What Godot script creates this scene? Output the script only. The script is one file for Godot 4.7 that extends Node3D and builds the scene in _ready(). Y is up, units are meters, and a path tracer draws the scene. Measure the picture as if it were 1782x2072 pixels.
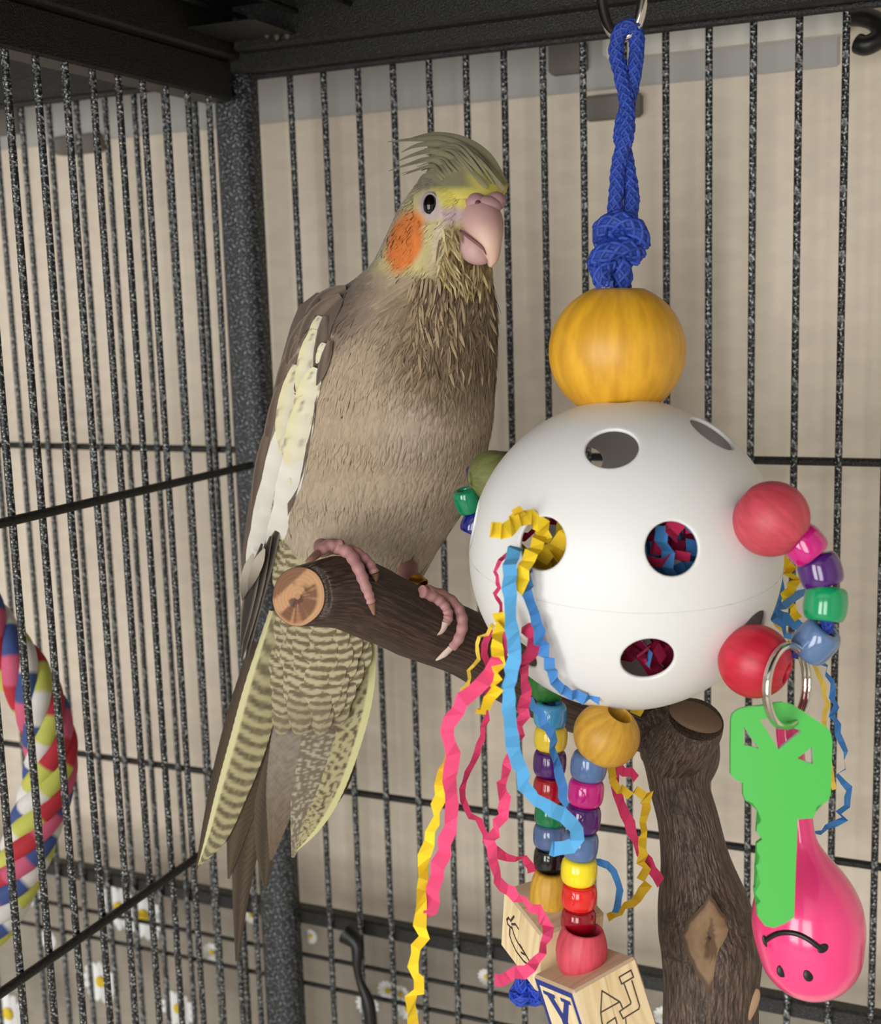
extends Node3D
# A cockatiel on a branch perch in a wire cage, with a hanging ball toy in front of it.
# Lengths in metres. "at(x, y, depth)" turns a point of the 1782x2072 frame and its distance along the view into a place.

const FOCAL := 2600.28
const MID := Vector2(891.0, 1036.0)
var EYE := Vector3(0, 1.35, 0)
var CB := Basis(Vector3(0.91320, -0.03090, -0.40634), Vector3(-0.03683, 0.98678, -0.15783), Vector3(0.40584, 0.15910, 0.90000))
var used := {}
var M := {}
var rng := RandomNumberGenerator.new()
var nz := FastNoiseLite.new()


class MB:
	var v := PackedVector3Array()
	var n := PackedVector3Array()
	var uv := PackedVector2Array()
	var c := PackedColorArray()
	var i := PackedInt32Array()
	var weld: Array = []
	var own_normals := false

	func vert(p: Vector3, color := Color.WHITE, t := Vector2.ZERO) -> int:
		v.append(p)
		c.append(color)
		uv.append(t)
		return v.size() - 1

	func tri(a: int, b: int, d: int) -> void:
		i.append(a)
		i.append(b)
		i.append(d)

	func quad(a: int, b: int, d: int, e: int) -> void:
		tri(a, b, d)
		tri(a, d, e)

	# turns the triangles added since "from" outwards, judged by their signed volume
	func outward(from: int) -> void:
		var mid := Vector3.ZERO
		var k := 0
		for t in range(from, i.size()):
			mid += v[i[t]]
			k += 1
		if k == 0:
			return
		mid /= k
		var vol := 0.0
		for t in range(from, i.size(), 3):
			vol += (v[i[t]] - mid).dot((v[i[t + 1]] - mid).cross(v[i[t + 2]] - mid))
		if vol < 0.0:
			for t in range(from, i.size(), 3):
				var s := i[t + 1]
				i[t + 1] = i[t + 2]
				i[t + 2] = s

	# a grid of points: rows of equal length
	func grid(rows: Array, cols: Array = [], closed := false, uscale := 1.0, vscale := 1.0) -> void:
		var first := v.size()
		var nc: int = rows[0].size()
		var w := nc + (1 if closed else 0)
		for r in rows.size():
			for k in w:
				var q := k % nc
				vert(rows[r][q], cols[r][q] if cols.size() else Color.WHITE, Vector2(float(k) / maxf(w - 1, 1) * uscale, float(r) / maxf(rows.size() - 1, 1) * vscale))
			if closed:
				weld.append(Vector2i(first + r * w, first + r * w + w - 1))
		for r in rows.size() - 1:
			for k in w - 1:
				var a := first + r * w + k
				quad(a, a + 1, a + w + 1, a + w)

	func fan(ring: PackedVector3Array, center: Vector3, color := Color.WHITE) -> void:
		var m := vert(center, color, Vector2(0.5, 0.5))
		var f := v.size()
		for k in ring.size():
			var ang := TAU * k / ring.size()
			vert(ring[k], color, Vector2(0.5 + 0.5 * cos(ang), 0.5 + 0.5 * sin(ang)))
		for k in ring.size():
			tri(m, f + k, f + (k + 1) % ring.size())

	func flat_tri(a: Vector3, b: Vector3, d: Vector3, color := Color.WHITE) -> void:
		var f := vert(a, color)
		vert(b, color)
		vert(d, color)
		tri(f, f + 1, f + 2)

	func box(lo: Vector3, hi: Vector3, bevel := 0.0, b := Basis.IDENTITY, o := Vector3.ZERO) -> void:
		var from := i.size()
		var mid := (lo + hi) / 2
		var h := (hi - lo) / 2
		var be := minf(bevel, minf(h.x, minf(h.y, h.z)) * 0.9)
		for ax in 3:
			for s in [-1.0, 1.0]:
				var u := (ax + 1) % 3
				var w := (ax + 2) % 3
				var f := v.size()
				for q in [Vector2(-1, -1), Vector2(1, -1), Vector2(1, 1), Vector2(-1, 1)]:
					var p := Vector3.ZERO
					p[ax] = s * h[ax]
					p[u] = q.x * (h[u] - be)
					p[w] = q.y * (h[w] - be)
					vert(o + b * (mid + p), Color.WHITE, Vector2(q.x * h[u], q.y * h[w]))
				quad(f, f + 1, f + 2, f + 3) if s > 0 else quad(f, f + 3, f + 2, f + 1)
		if be > 0.0:
			for ax in 3:
				var u := (ax + 1) % 3
				var w := (ax + 2) % 3
				for s in [-1.0, 1.0]:
					for t in [-1.0, 1.0]:
						var f := v.size()
						for q in [[-1.0, 0], [1.0, 0], [1.0, 1], [-1.0, 1]]:
							var p := Vector3.ZERO
							p[ax] = q[0] * (h[ax] - be)
							p[u] = s * (h[u] - (0.0 if q[1] == 0 else be))
							p[w] = t * (h[w] - (be if q[1] == 0 else 0.0))
							vert(o + b * (mid + p))
						quad(f, f + 1, f + 2, f + 3) if s * t > 0 else quad(f, f + 3, f + 2, f + 1)
			for sx in [-1.0, 1.0]:
				for sy in [-1.0, 1.0]:
					for sz in [-1.0, 1.0]:
						var f := v.size()
						vert(o + b * (mid + Vector3(sx * h.x, sy * (h.y - be), sz * (h.z - be))))
						vert(o + b * (mid + Vector3(sx * (h.x - be), sy * h.y, sz * (h.z - be))))
						vert(o + b * (mid + Vector3(sx * (h.x - be), sy * (h.y - be), sz * h.z)))
						tri(f, f + 1, f + 2) if sx * sy * sz > 0 else tri(f, f + 2, f + 1)
		outward(from)

	func mesh(origin := Vector3.ZERO) -> ArrayMesh:
		if not own_normals:
			n.resize(v.size())
			n.fill(Vector3.ZERO)
			for t in range(0, i.size(), 3):
				var a := v[i[t]]
				var f := (v[i[t + 1]] - a).cross(v[i[t + 2]] - a)
				n[i[t]] += f
				n[i[t + 1]] += f
				n[i[t + 2]] += f
			for w in weld:
				var s: Vector3 = n[w.x] + n[w.y]
				n[w.x] = s
				n[w.y] = s
			for k in n.size():
				n[k] = n[k].normalized() if n[k].length_squared() > 0 else Vector3.UP
		var pos := v.duplicate()
		if origin != Vector3.ZERO:
			for k in pos.size():
				pos[k] -= origin
		var idx := i.duplicate()
		for t in range(0, idx.size(), 3):
			var s := idx[t + 1]
			idx[t + 1] = idx[t + 2]
			idx[t + 2] = s
		var arr := []
		arr.resize(Mesh.ARRAY_MAX)
		arr[Mesh.ARRAY_VERTEX] = pos
		arr[Mesh.ARRAY_NORMAL] = n
		arr[Mesh.ARRAY_TEX_UV] = uv
		arr[Mesh.ARRAY_COLOR] = c
		arr[Mesh.ARRAY_INDEX] = idx
		var m := ArrayMesh.new()
		m.add_surface_from_arrays(Mesh.PRIMITIVE_TRIANGLES, arr)
		return m


# ---------------------------------------------------------------- naming and placing
func numbered(called: String) -> String:
	used[called] = used.get(called, 0) + 1
	return called if used[called] == 1 else "%s_%03d" % [called, used[called] - 1]


func tag(o: Node, label: String, category: String, group := "", kind := "") -> void:
	o.set_meta("label", label)
	o.set_meta("category", category)
	if group:
		o.set_meta("group", group)
	if kind:
		o.set_meta("kind", kind)


func thing(called: String, label: String, category: String, where: Vector3, group := "") -> Node3D:
	var o := Node3D.new()
	o.name = numbered(called)
	add_child(o, true)
	o.position = where
	tag(o, label, category, group)
	return o


func origin_of(o: Node) -> Vector3:
	var p := Vector3.ZERO
	while o is Node3D and o != self:
		p += o.position
		o = o.get_parent()
	return p


# a mesh whose points are places in the room, as a part of "parent"
func part(parent: Node3D, called: String, mb: MB, m: Material) -> MeshInstance3D:
	var o := MeshInstance3D.new()
	o.name = called
	o.mesh = mb.mesh(origin_of(parent))
	o.material_override = m
	parent.add_child(o, true)
	return o


# a thing that is one mesh
func single(called: String, mb: MB, m: Material, where: Vector3, label: String, category: String, group := "") -> MeshInstance3D:
	var o := MeshInstance3D.new()
	o.name = numbered(called)
	o.mesh = mb.mesh(where)
	o.material_override = m
	add_child(o, true)
	o.position = where
	tag(o, label, category, group)
	return o


func structure(called: String, mb: MB, m: Material) -> MeshInstance3D:
	var o := MeshInstance3D.new()
	o.name = called
	o.mesh = mb.mesh()
	o.material_override = m
	o.set_meta("kind", "structure")
	add_child(o, true)
	return o


func at(x: float, y: float, d: float) -> Vector3:
	return EYE + CB * Vector3((x - MID.x) / FOCAL * d, -(y - MID.y) / FOCAL * d, -d)


func seen(p: Vector3) -> Vector2:
	var q := CB.inverse() * (p - EYE)
	return Vector2(MID.x + FOCAL * q.x / -q.z, MID.y - FOCAL * q.y / -q.z)


func pts(list: Array) -> PackedVector3Array:
	var o := PackedVector3Array()
	for p in list:
		o.append(at(p[0], p[1], p[2]))
	return o


func catmull(p: PackedVector3Array, per: int) -> PackedVector3Array:
	var o := PackedVector3Array()
	var last := p.size() - 1
	for k in last:
		var a := p[maxi(k - 1, 0)]
		var d := p[mini(k + 2, last)]
		for s in per:
			o.append(p[k].cubic_interpolate(p[k + 1], a, d, float(s) / per))
	o.append(p[last])
	return o


func spread(values: Array, count: int) -> PackedFloat32Array:   # values eased over "count" samples
	var o := PackedFloat32Array()
	for k in count:
		var t := float(k) / maxf(count - 1, 1) * (values.size() - 1)
		var a := int(t)
		var b := mini(a + 1, values.size() - 1)
		var p: float = values[maxi(a - 1, 0)]
		var q: float = values[mini(b + 1, values.size() - 1)]
		o.append(cubic_interpolate(values[a], values[b], p, q, t - a))
	return o


# ---------------------------------------------------------------- shapes
func sweep(mb: MB, path: PackedVector3Array, radius: PackedFloat32Array, seg := 12, caps := true, color := Color.WHITE, bump := 0.0, vscale := 1.0) -> void:
	var from := mb.i.size()
	var rows := []
	var cols := []
	var side := Vector3.ZERO
	for k in path.size():
		var t := (path[mini(k + 1, path.size() - 1)] - path[maxi(k - 1, 0)]).normalized()
		if side == Vector3.ZERO:
			side = t.cross(Vector3(0.31, 0.2, 0.93)).normalized()
		side = (side - t * side.dot(t)).normalized()
		var up := t.cross(side)
		var ring := PackedVector3Array()
		var cr := PackedColorArray()
		for s in seg:
			var a := TAU * s / seg
			var d := side * cos(a) + up * sin(a)
			var r := radius[k]
			if bump > 0.0:
				r += bump * nz.get_noise_3dv((path[k] + d * r) * 100.0)
			ring.append(path[k] + d * r)
			cr.append(color)
		rows.append(ring)
		cols.append(cr)
	mb.grid(rows, cols, true, 1.0, vscale)
	if caps:
		var a0: PackedVector3Array = rows[0]
		a0.reverse()
		mb.fan(a0, path[0], color)
		mb.fan(rows[-1], path[path.size() - 1], color)
	mb.outward(from)


func flat_radius(r: float, count: int) -> PackedFloat32Array:
	var o := PackedFloat32Array()
	o.resize(count)
	o.fill(r)
	return o


# profile of (radius, height); a closed profile makes a ring
func lathe(mb: MB, xf: Transform3D, prof: PackedVector2Array, seg := 40, closed := false, color := Color.WHITE) -> void:
	var from := mb.i.size()
	var rows := []
	var cols := []
	var p := prof.duplicate()
	if closed:
		p.append(prof[0])
	for q in p:
		var ring := PackedVector3Array()
		var cr := PackedColorArray()
		for s in seg:
			var a := TAU * s / seg
			ring.append(xf * Vector3(q.x * cos(a), q.y, q.x * sin(a)))
			cr.append(color)
		rows.append(ring)
		cols.append(cr)
	var first := mb.v.size()
	mb.grid(rows, cols, true)
	if closed:
		for k in seg + 1:
			mb.weld.append(Vector2i(first + k, first + (rows.size() - 1) * (seg + 1) + k))
	mb.outward(from)


func ball_at(mb: MB, p: Vector3, rx: float, ry: float, rz: float, b: Basis, color := Color.WHITE, seg := 24) -> void:
	var prof := PackedVector2Array()
	for k in 15:
		var a := -PI / 2 + PI * k / 14.0
		prof.append(Vector2(cos(a), sin(a)))
	lathe(mb, Transform3D(b.scaled_local(Vector3(rx, ry, rz)), p), prof, seg, false, color)


func axis_basis(up: Vector3) -> Basis:
	var y := up.normalized()
	var x := y.cross(CB.z).normalized()
	return Basis(x, y, x.cross(y))


# a sheared-paper ribbon with sharp folds
func ribbon(list: Array, width: float, amp: float, step: float, seed_: int, color: Color, turn := 0.6, bias := 0.0) -> MB:
	var r := RandomNumberGenerator.new()
	r.seed = seed_
	var curve := catmull(pts(list), 24)
	var walk := PackedVector3Array([curve[0]])
	for p in curve:
		if p.distance_to(walk[walk.size() - 1]) >= step:
			walk.append(p)
	walk.append(curve[curve.size() - 1])
	var mb := MB.new()
	var left := PackedVector3Array()
	var right := PackedVector3Array()
	var phase := r.randf() * TAU
	for k in walk.size():
		var t := (walk[mini(k + 1, walk.size() - 1)] - walk[maxi(k - 1, 0)]).normalized()
		var ang := bias + turn * sin(phase + k * 0.55) + r.randf_range(-0.2, 0.2)
		var w := t.cross(CB.z).normalized().rotated(t, ang)
		var up := w.cross(t)
		var o := walk[k] + (up * 1.2 + w * 0.5) * amp * (1.0 if k % 2 else -1.0) * r.randf_range(0.5, 1.4)
		var skew := t * r.randf_range(-0.22, 0.22) * width
		var h := width * r.randf_range(0.44, 0.53)
		left.append(o - w * h + skew)
		right.append(o + w * h - skew)
	for k in walk.size() - 1:
		var tone := color * r.randf_range(0.93, 1.05)
		tone.a = 1.0
		mb.flat_tri(left[k], right[k], right[k + 1], tone)
		mb.flat_tri(left[k], right[k + 1], left[k + 1], tone)
	return mb


# round plaited cord
func cord(mb: MB, path: PackedVector3Array, radius: float, color: Color, fine := true) -> void:
	var len_ := 0.0
	var dist := PackedFloat32Array([0.0])
	for k in range(1, path.size()):
		len_ += path[k].distance_to(path[k - 1])
		dist.append(len_)
	var sides := PackedVector3Array()
	var side := Vector3.ZERO
	for k in path.size():
		var t := (path[mini(k + 1, path.size() - 1)] - path[maxi(k - 1, 0)]).normalized()
		if side == Vector3.ZERO:
			side = t.cross(Vector3(0.2, 0.3, 0.93)).normalized()
		side = (side - t * side.dot(t)).normalized()
		sides.append(side)
	sweep(mb, path, flat_radius(radius * 0.86, path.size()), 10, true, color * 0.8)
	var many := 5 if fine else 3
	var pitch := radius * 6.5
	for way in [-1.0, 1.0]:
		for s in many:
			var line := PackedVector3Array()
			for k in path.size():
				var t := (path[mini(k + 1, path.size() - 1)] - path[maxi(k - 1, 0)]).normalized()
				var a: float = way * TAU * dist[k] / pitch + TAU * s / many
				var up := t.cross(sides[k])
				var over: float = sin(a * many * 0.5 * way + PI * dist[k] / pitch * many) * way
				line.append(path[k] + (sides[k] * cos(a) + up * sin(a)) * radius * (0.84 + 0.07 * over))
			var tone := color * (1.12 if s % 2 else 0.92)
			tone.a = 1.0
			sweep(mb, line, flat_radius(radius * 0.24, line.size()), 6, true, tone)


# ---------------------------------------------------------------- colours and materials
func lin(r: float, g: float, b: float) -> Color:
	return Color(r / 255.0, g / 255.0, b / 255.0).srgb_to_linear()


func plain(r: int, g: int, b: int, rough := 0.6, metal := 0.0) -> StandardMaterial3D:
	var m := StandardMaterial3D.new()
	m.albedo_color = Color8(r, g, b)
	m.roughness = rough
	m.metallic = metal
	return m


func tinted(rough := 0.7) -> StandardMaterial3D:   # takes its colour from the mesh
	var m := StandardMaterial3D.new()
	m.vertex_color_use_as_albedo = true
	m.roughness = rough
	m.cull_mode = BaseMaterial3D.CULL_DISABLED
	return m


func noise_image(size: int, freq: Vector2, seed_: int, octaves := 3) -> Image:   # values 0..1 that repeat at the edges
	var f := FastNoiseLite.new()
	f.seed = seed_
	f.noise_type = FastNoiseLite.TYPE_SIMPLEX_SMOOTH
	f.frequency = 1.0
	f.fractal_octaves = octaves
	var im := Image.create(size, size, false, Image.FORMAT_RGB8)
	for y in size:
		for x in size:
			var a := TAU * x / size
			var k := 0.5 + 0.62 * f.get_noise_3d(cos(a) * freq.x / TAU, sin(a) * freq.x / TAU, freq.y * absf(2.0 * y / size - 1.0))
			im.set_pixel(x, y, Color(k, k, k))
	return im


func ramp_image(im: Image, lo: float, hi: float, a: Color, b: Color) -> Image:
	var o := Image.create(im.get_width(), im.get_height(), false, Image.FORMAT_RGB8)
	for y in im.get_height():
		for x in im.get_width():
			o.set_pixel(x, y, a.lerp(b, smoothstep(lo, hi, im.get_pixel(x, y).r)))
	return o


func tex(im: Image) -> ImageTexture:
	im.generate_mipmaps()
	return ImageTexture.create_from_image(im)


func make_materials() -> void:
	var f := FastNoiseLite.new()
	f.seed = 7
	f.noise_type = FastNoiseLite.TYPE_SIMPLEX_SMOOTH
	f.frequency = 0.055
	f.fractal_octaves = 2
	var speck := f.get_seamless_image(256, 256)
	speck.convert(Image.FORMAT_RGB8)
	for item in [["hammered", Color8(12, 13, 13), Color8(205, 208, 206), 0.56, 0.82, 44.0, 0.4], ["rod", Color8(12, 12, 11), Color8(70, 70, 66), 0.6, 0.95, 80.0, 0.45], ["post", Color8(10, 11, 12), Color8(150, 156, 164), 0.54, 0.90, 46.0, 0.42], ["frame", Color8(19, 18, 17), Color8(66, 64, 60), 0.5, 0.98, 80.0, 0.5]]:
		var m := plain(255, 255, 255, item[6])
		m.albedo_texture = tex(ramp_image(speck, item[3], item[4], item[1], item[2]))
		m.uv1_triplanar = true
		m.uv1_world_triplanar = true
		m.uv1_scale = Vector3.ONE * item[5]
		m.heightmap_enabled = true
		m.heightmap_texture = tex(speck)
		m.heightmap_scale = 0.03
		M[item[0]] = m
	M.wall = plain(226, 213, 195, 0.9)
	var wn := noise_image(128, Vector2(9, 9), 3)
	M.wall.albedo_texture = tex(ramp_image(wn, 0.1, 0.9, Color8(246, 245, 245), Color8(255, 255, 254)))
	M.wall.uv1_triplanar = true
	M.wall.uv1_world_triplanar = true
	M.wall.uv1_scale = Vector3.ONE * 6.0
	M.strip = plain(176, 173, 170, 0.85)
	M.white_strip = plain(222, 220, 212, 0.5)
	M.room = plain(200, 198, 194, 0.9)
	M.floor_ = plain(200, 196, 190, 0.8)
	var grain := noise_image(256, Vector2(26, 1.6), 11, 4)
	M.grain = tex(ramp_image(grain, 0.1, 0.9, Color8(226, 219, 208), Color8(255, 255, 255)))
	var fibre := noise_image(512, Vector2(70, 5), 21, 4)
	var bark := noise_image(512, Vector2(84, 12), 5, 4)
	M.bark = plain(255, 255, 255, 0.5)
	M.bark.albedo_texture = tex(ramp_image(fibre, 0.2, 0.95, Color8(44, 30, 24), Color8(82, 60, 48)))
	M.bark.heightmap_enabled = true
	M.bark.heightmap_texture = tex(fibre)
	M.bark.heightmap_scale = 0.03
	M.old_bark = plain(255, 255, 255, 0.5)
	M.old_bark.albedo_texture = tex(ramp_image(fibre, 0.15, 0.95, Color8(54, 41, 33), Color8(112, 93, 79)))
	M.old_bark.heightmap_enabled = true
	M.old_bark.heightmap_texture = tex(bark)
	M.old_bark.heightmap_scale = 0.07
	M.tint = tinted(0.75)
	M.skin = tinted(0.55)
	M.plume = tinted(0.85)
	M.plume.rim_enabled = true
	M.plume.rim = 0.25
	M.paper = tinted(0.8)
	M.paper.backlight_enabled = true
	M.paper.backlight = Color(0.3, 0.3, 0.3)
	M.cord = tinted(0.6)
	M.steel = plain(210, 205, 195, 0.12, 1.0)
	M.gold = plain(190, 140, 45, 0.25, 1.0)
	M.black = plain(12, 12, 12, 0.4)
	M.eye = plain(8, 6, 6, 0.06)


func gloss(r: int, g: int, b: int, rough := 0.14) -> StandardMaterial3D:
	var m := plain(r, g, b, rough)
	m.clearcoat_enabled = true
	m.clearcoat = 0.5
	m.clearcoat_roughness = 0.08
	return m


func wood(r: int, g: int, b: int, rough := 0.5) -> StandardMaterial3D:
	var m := plain(r, g, b, rough)
	m.albedo_texture = M.grain
	return m


# ---------------------------------------------------------------- camera and light
func camera_and_light() -> void:
	var cam := Camera3D.new()
	cam.name = "camera"
	add_child(cam)
	cam.transform = Transform3D(CB.orthonormalized(), EYE)
	cam.keep_aspect = Camera3D.KEEP_HEIGHT
	cam.near = 0.02
	cam.far = 20.0
	var lens := CameraAttributesPhysical.new()
	lens.frustum_focal_length = 30.12
	lens.exposure_aperture = 11.5
	lens.frustum_focus_distance = 0.385
	cam.attributes = lens
	cam.fov = rad_to_deg(2.0 * atan(1036.0 / FOCAL))
	cam.current = true
	var e := Environment.new()
	e.background_mode = Environment.BG_COLOR
	e.background_color = Color(0.62, 0.68, 0.75)
	e.tonemap_mode = Environment.TONE_MAPPER_LINEAR
	e.tonemap_exposure = 1.0
	e.sdfgi_enabled = true
	e.ssao_enabled = true
	e.ssil_enabled = true
	var we := WorldEnvironment.new()
	we.name = "environment"
	we.environment = e
	add_child(we)
	for k in 2:
		var l := AreaLight3D.new()
		l.name = "window_light"
		add_child(l, true)
		l.area_size = Vector2(0.92, 1.8)
		l.position = Vector3([-1.05, 0.30][k], 1.3, 2.56)
		l.light_color = Color(0.985, 0.99, 0.99)
		l.light_energy = [4.1, 3.3][k]
		l.set("area_range", 8.0)
		l.shadow_enabled = true


# ---------------------------------------------------------------- room
func room() -> void:
	var y0 := 0.0
	var y1 := 2.5
	var b := MB.new()
	b.box(Vector3(-2.6, y0, -0.665), Vector3(1.8, y1, -0.532))
	structure("wall_back", b, M.wall)
	b = MB.new()
	b.box(Vector3(-2.72, y0, -0.665), Vector3(-2.6, y1, 2.72))
	structure("wall_left", b, M.room)
	b = MB.new()
	b.box(Vector3(1.8, y0, -0.665), Vector3(1.92, y1, 2.72))
	structure("wall_right", b, M.room)
	b = MB.new()
	b.box(Vector3(-2.72, -0.1, -0.665), Vector3(1.92, y0, 2.72))
	structure("floor", b, M.floor_)
	b = MB.new()
	b.box(Vector3(-2.72, y1, -0.665), Vector3(1.92, y1 + 0.1, 2.72))
	structure("ceiling", b, M.room)
	b = MB.new()   # the wall behind the photographer, round two window openings
	b.box(Vector3(-2.6, y0, 2.6), Vector3(1.8, 0.38, 2.72))
	b.box(Vector3(-2.6, 2.22, 2.6), Vector3(1.8, y1, 2.72))
	b.box(Vector3(-2.6, 0.38, 2.6), Vector3(-1.53, 2.22, 2.72))
	b.box(Vector3(-0.57, 0.38, 2.6), Vector3(-0.18, 2.22, 2.72))
	b.box(Vector3(0.78, 0.38, 2.6), Vector3(1.8, 2.22, 2.72))
	structure("wall_front", b, M.room)
	var glow := plain(240, 240, 240, 0.5)
	glow.emission_enabled = true
	glow.emission = Color(1.0, 0.98, 0.94)
	glow.emission_energy_multiplier = 1.2
	for k in 2:
		var x: float = [-1.05, 0.30][k]
		b = MB.new()
		b.box(Vector3(x - 0.48, 0.38, 2.64), Vector3(x - 0.44, 2.22, 2.70), 0.004)
		b.box(Vector3(x + 0.44, 0.38, 2.64), Vector3(x + 0.48, 2.22, 2.70), 0.004)
		b.box(Vector3(x - 0.44, 0.38, 2.64), Vector3(x + 0.44, 0.42, 2.70), 0.004)
		b.box(Vector3(x - 0.44, 2.18, 2.64), Vector3(x + 0.44, 2.22, 2.70), 0.004)
		var w := structure("window_%d" % (k + 1), b, M.white_strip)
		b = MB.new()
		b.box(Vector3(x - 0.44, 0.42, 2.665), Vector3(x + 0.44, 2.18, 2.675))
		part(w, "window_pane", b, glow)
	# strips on the wall right behind the cage, near its top
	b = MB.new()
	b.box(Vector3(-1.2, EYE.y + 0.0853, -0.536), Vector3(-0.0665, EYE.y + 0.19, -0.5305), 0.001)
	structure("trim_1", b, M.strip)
	b = MB.new()
	b.box(Vector3(-0.158, EYE.y + 0.0960, -0.5325), Vector3(-0.0625, EYE.y + 0.1085, -0.522), 0.002)
	structure("trim_2", b, M.white_strip)


# ---------------------------------------------------------------- cage
func bar_mesh(from: Vector3, to: Vector3, r: float, seg := 10) -> MB:
	var mb := MB.new()
	sweep(mb, PackedVector3Array([from, to]), flat_radius(r, 2), seg, true)
	return mb


func cage() -> void:
	var top := EYE.y + 0.104
	var low := EYE.y - 0.46
	var g := thing("bird_cage", "black hammered-metal wire bird cage with vertical bars, seen from inside at its back corner", "cage", Vector3(-0.305, 0, -0.4846))
	# the corner post stands on the floor
	var b := MB.new()
	b.box(Vector3(-0.3150, 0, -0.4870), Vector3(-0.2972, top + 0.02, -0.4775), 0.0016)
	part(g, "corner_post", b, M.post)
	# back wall bars: one mesh shared
	var shared: ArrayMesh = null
	for k in range(-34, 27):
		var x := -0.2811 + 0.0159 * k
		if x > -0.3155 and x < -0.2965:
			continue
		var o := MeshInstance3D.new()
		o.name = "bar"
		if shared == null:
			shared = bar_mesh(Vector3(0, low, 0), Vector3(0, top, 0), 0.00135).mesh()
		o.mesh = shared
		o.material_override = M.hammered
		g.add_child(o, true)
		o.position = Vector3(x, 0, -0.4846) - g.position
	# side wall bars
	for k in range(0, 26):
		var o := MeshInstance3D.new()
		o.name = "bar"
		o.mesh = shared
		o.material_override = M.hammered
		g.add_child(o, true)
		o.position = Vector3(-0.305, 0, -0.4595 + 0.0146 * k) - g.position
	for y in [-0.0615, -0.2166, -0.301, -0.3155]:
		part(g, "crossbar", bar_mesh(Vector3(-0.83, EYE.y + y, -0.4876), Vector3(0.14, EYE.y + y, -0.4876), 0.0016 if y > -0.25 else 0.0011), M.rod if y > -0.25 else M.frame)
	for y in [-0.0662, -0.2222]:
		part(g, "side_crossbar", bar_mesh(Vector3(-0.3022, EYE.y + y, -0.472), Vector3(-0.3022, EYE.y + y, -0.09), 0.0017), M.rod)
	b = MB.new()   # lower back rail
	b.box(Vector3(-0.83, EYE.y - 0.2850, -0.4935), Vector3(0.14, EYE.y - 0.2775, -0.4862), 0.001)
	part(g, "lower_rail", b, M.frame)
	b = MB.new()   # upper back rail, with a rolled lip under it
	b.box(Vector3(-0.83, EYE.y + 0.0975, -0.492), Vector3(0.14, EYE.y + 0.135, -0.474), 0.001)
	part(g, "upper_rail", b, M.frame)
	part(g, "rolled_lip", bar_mesh(Vector3(-0.83, EYE.y + 0.0968, -0.4815), Vector3(0.14, EYE.y + 0.0968, -0.4815), 0.0016), M.frame)
	b = MB.new()
	b.box(Vector3(-0.297, EYE.y + 0.1045, -0.475), Vector3(0.14, EYE.y + 0.128, -0.4665), 0.0012)
	part(g, "ledge", b, M.frame)
	b = MB.new()   # side beam along the top of the near wall
	b.box(Vector3(-0.3165, EYE.y + 0.0865, -0.475), Vector3(-0.303, EYE.y + 0.1025, -0.08), 0.001)
	part(g, "side_beam", b, M.frame)
	b = MB.new()
	b.box(Vector3(-0.3165, EYE.y + 0.1025, -0.475), Vector3(-0.298, EYE.y + 0.13, -0.08), 0.001)
	part(g, "side_beam_cap", b, M.frame)
	b = MB.new()   # roof tray
	b.box(Vector3(-0.318, EYE.y + 0.1215, -0.492), Vector3(0.14, EYE.y + 0.124, -0.08))
	b.box(Vector3(-0.83, EYE.y + 0.1215, -0.492), Vector3(-0.318, EYE.y + 0.124, -0.16))
	part(g, "roof_tray", b, M.frame)
	var tan_ := plain(112, 80, 48, 0.9)
	b = MB.new()   # old seed husk and paper showing through the roof grid
	for k in 60:
		var p := Vector3(rng.randf_range(-0.275, -0.225), EYE.y + 0.1195 + rng.randf() * 0.002, rng.randf_range(-0.45, -0.42))
		ball_at(b, p, 0.002, 0.0009, 0.003, Basis(Vector3.UP, rng.randf() * TAU), Color.WHITE, 8)
	var debris := part(g, "seed_husks", b, tan_)
	debris.set_meta("kind", "stuff")
	for k in 12:
		part(g, "roof_bar", bar_mesh(Vector3(-0.29 + k * 0.024, EYE.y + 0.1165, -0.466), Vector3(-0.29 + k * 0.024, EYE.y + 0.1165, -0.10), 0.0011, 8), M.rod)
	b = MB.new()
	b.box(Vector3(-0.2965, EYE.y + 0.108, -0.4655), Vector3(-0.2665, EYE.y + 0.1085, -0.4355))
	part(g, "corner_plate", b, M.frame)
	for q in [[540, 66], [560, 70], [581, 68]]:
		b = MB.new()
		ball_at(b, at(q[0], q[1], 0.512), 0.0013, 0.0022, 0.0013, CB, Color.WHITE, 10)
		part(g, "seed_speck", b, plain(92, 84, 70, 0.8))
	b = MB.new()   # latch under the lower rail
	sweep(b, catmull(pts([[700, 1888, 0.575], [722, 1910, 0.572], [722, 1950, 0.571], [728, 1985, 0.571], [745, 2030, 0.571], [752, 2090, 0.572]]), 6), spread([0.005, 0.0035, 0.0022, 0.0018, 0.003, 0.003], 31), 8)
	part(g, "latch_hook", b, M.black)

	# seed guard: a soft grey sheet that hangs outside, low on the cage
	var net := plain(112, 109, 102, 0.95)
	net.albedo_color.a = 0.45
	net.transparency = BaseMaterial3D.TRANSPARENCY_ALPHA
	net.cull_mode = BaseMaterial3D.CULL_DISABLED
	b = MB.new()
	var rows := []
	for r in 12:
		var row := PackedVector3Array()
		for k in 196:
			row.append(Vector3(-0.84 + k * 0.005, EYE.y - 0.287 - r * 0.012, -0.5005 + 0.0022 * sin(k * 0.9 + r * 0.1) * (0.4 + 0.06 * r) + 0.001 * sin(k * 0.37)))
		rows.append(row)
	b.grid(rows)
	var sk := thing("seed_guard", "grey fabric seed guard with printed white daisies, hanging along the bottom of the cage", "seed guard", Vector3(-0.3, EYE.y - 0.287, -0.5005))
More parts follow.
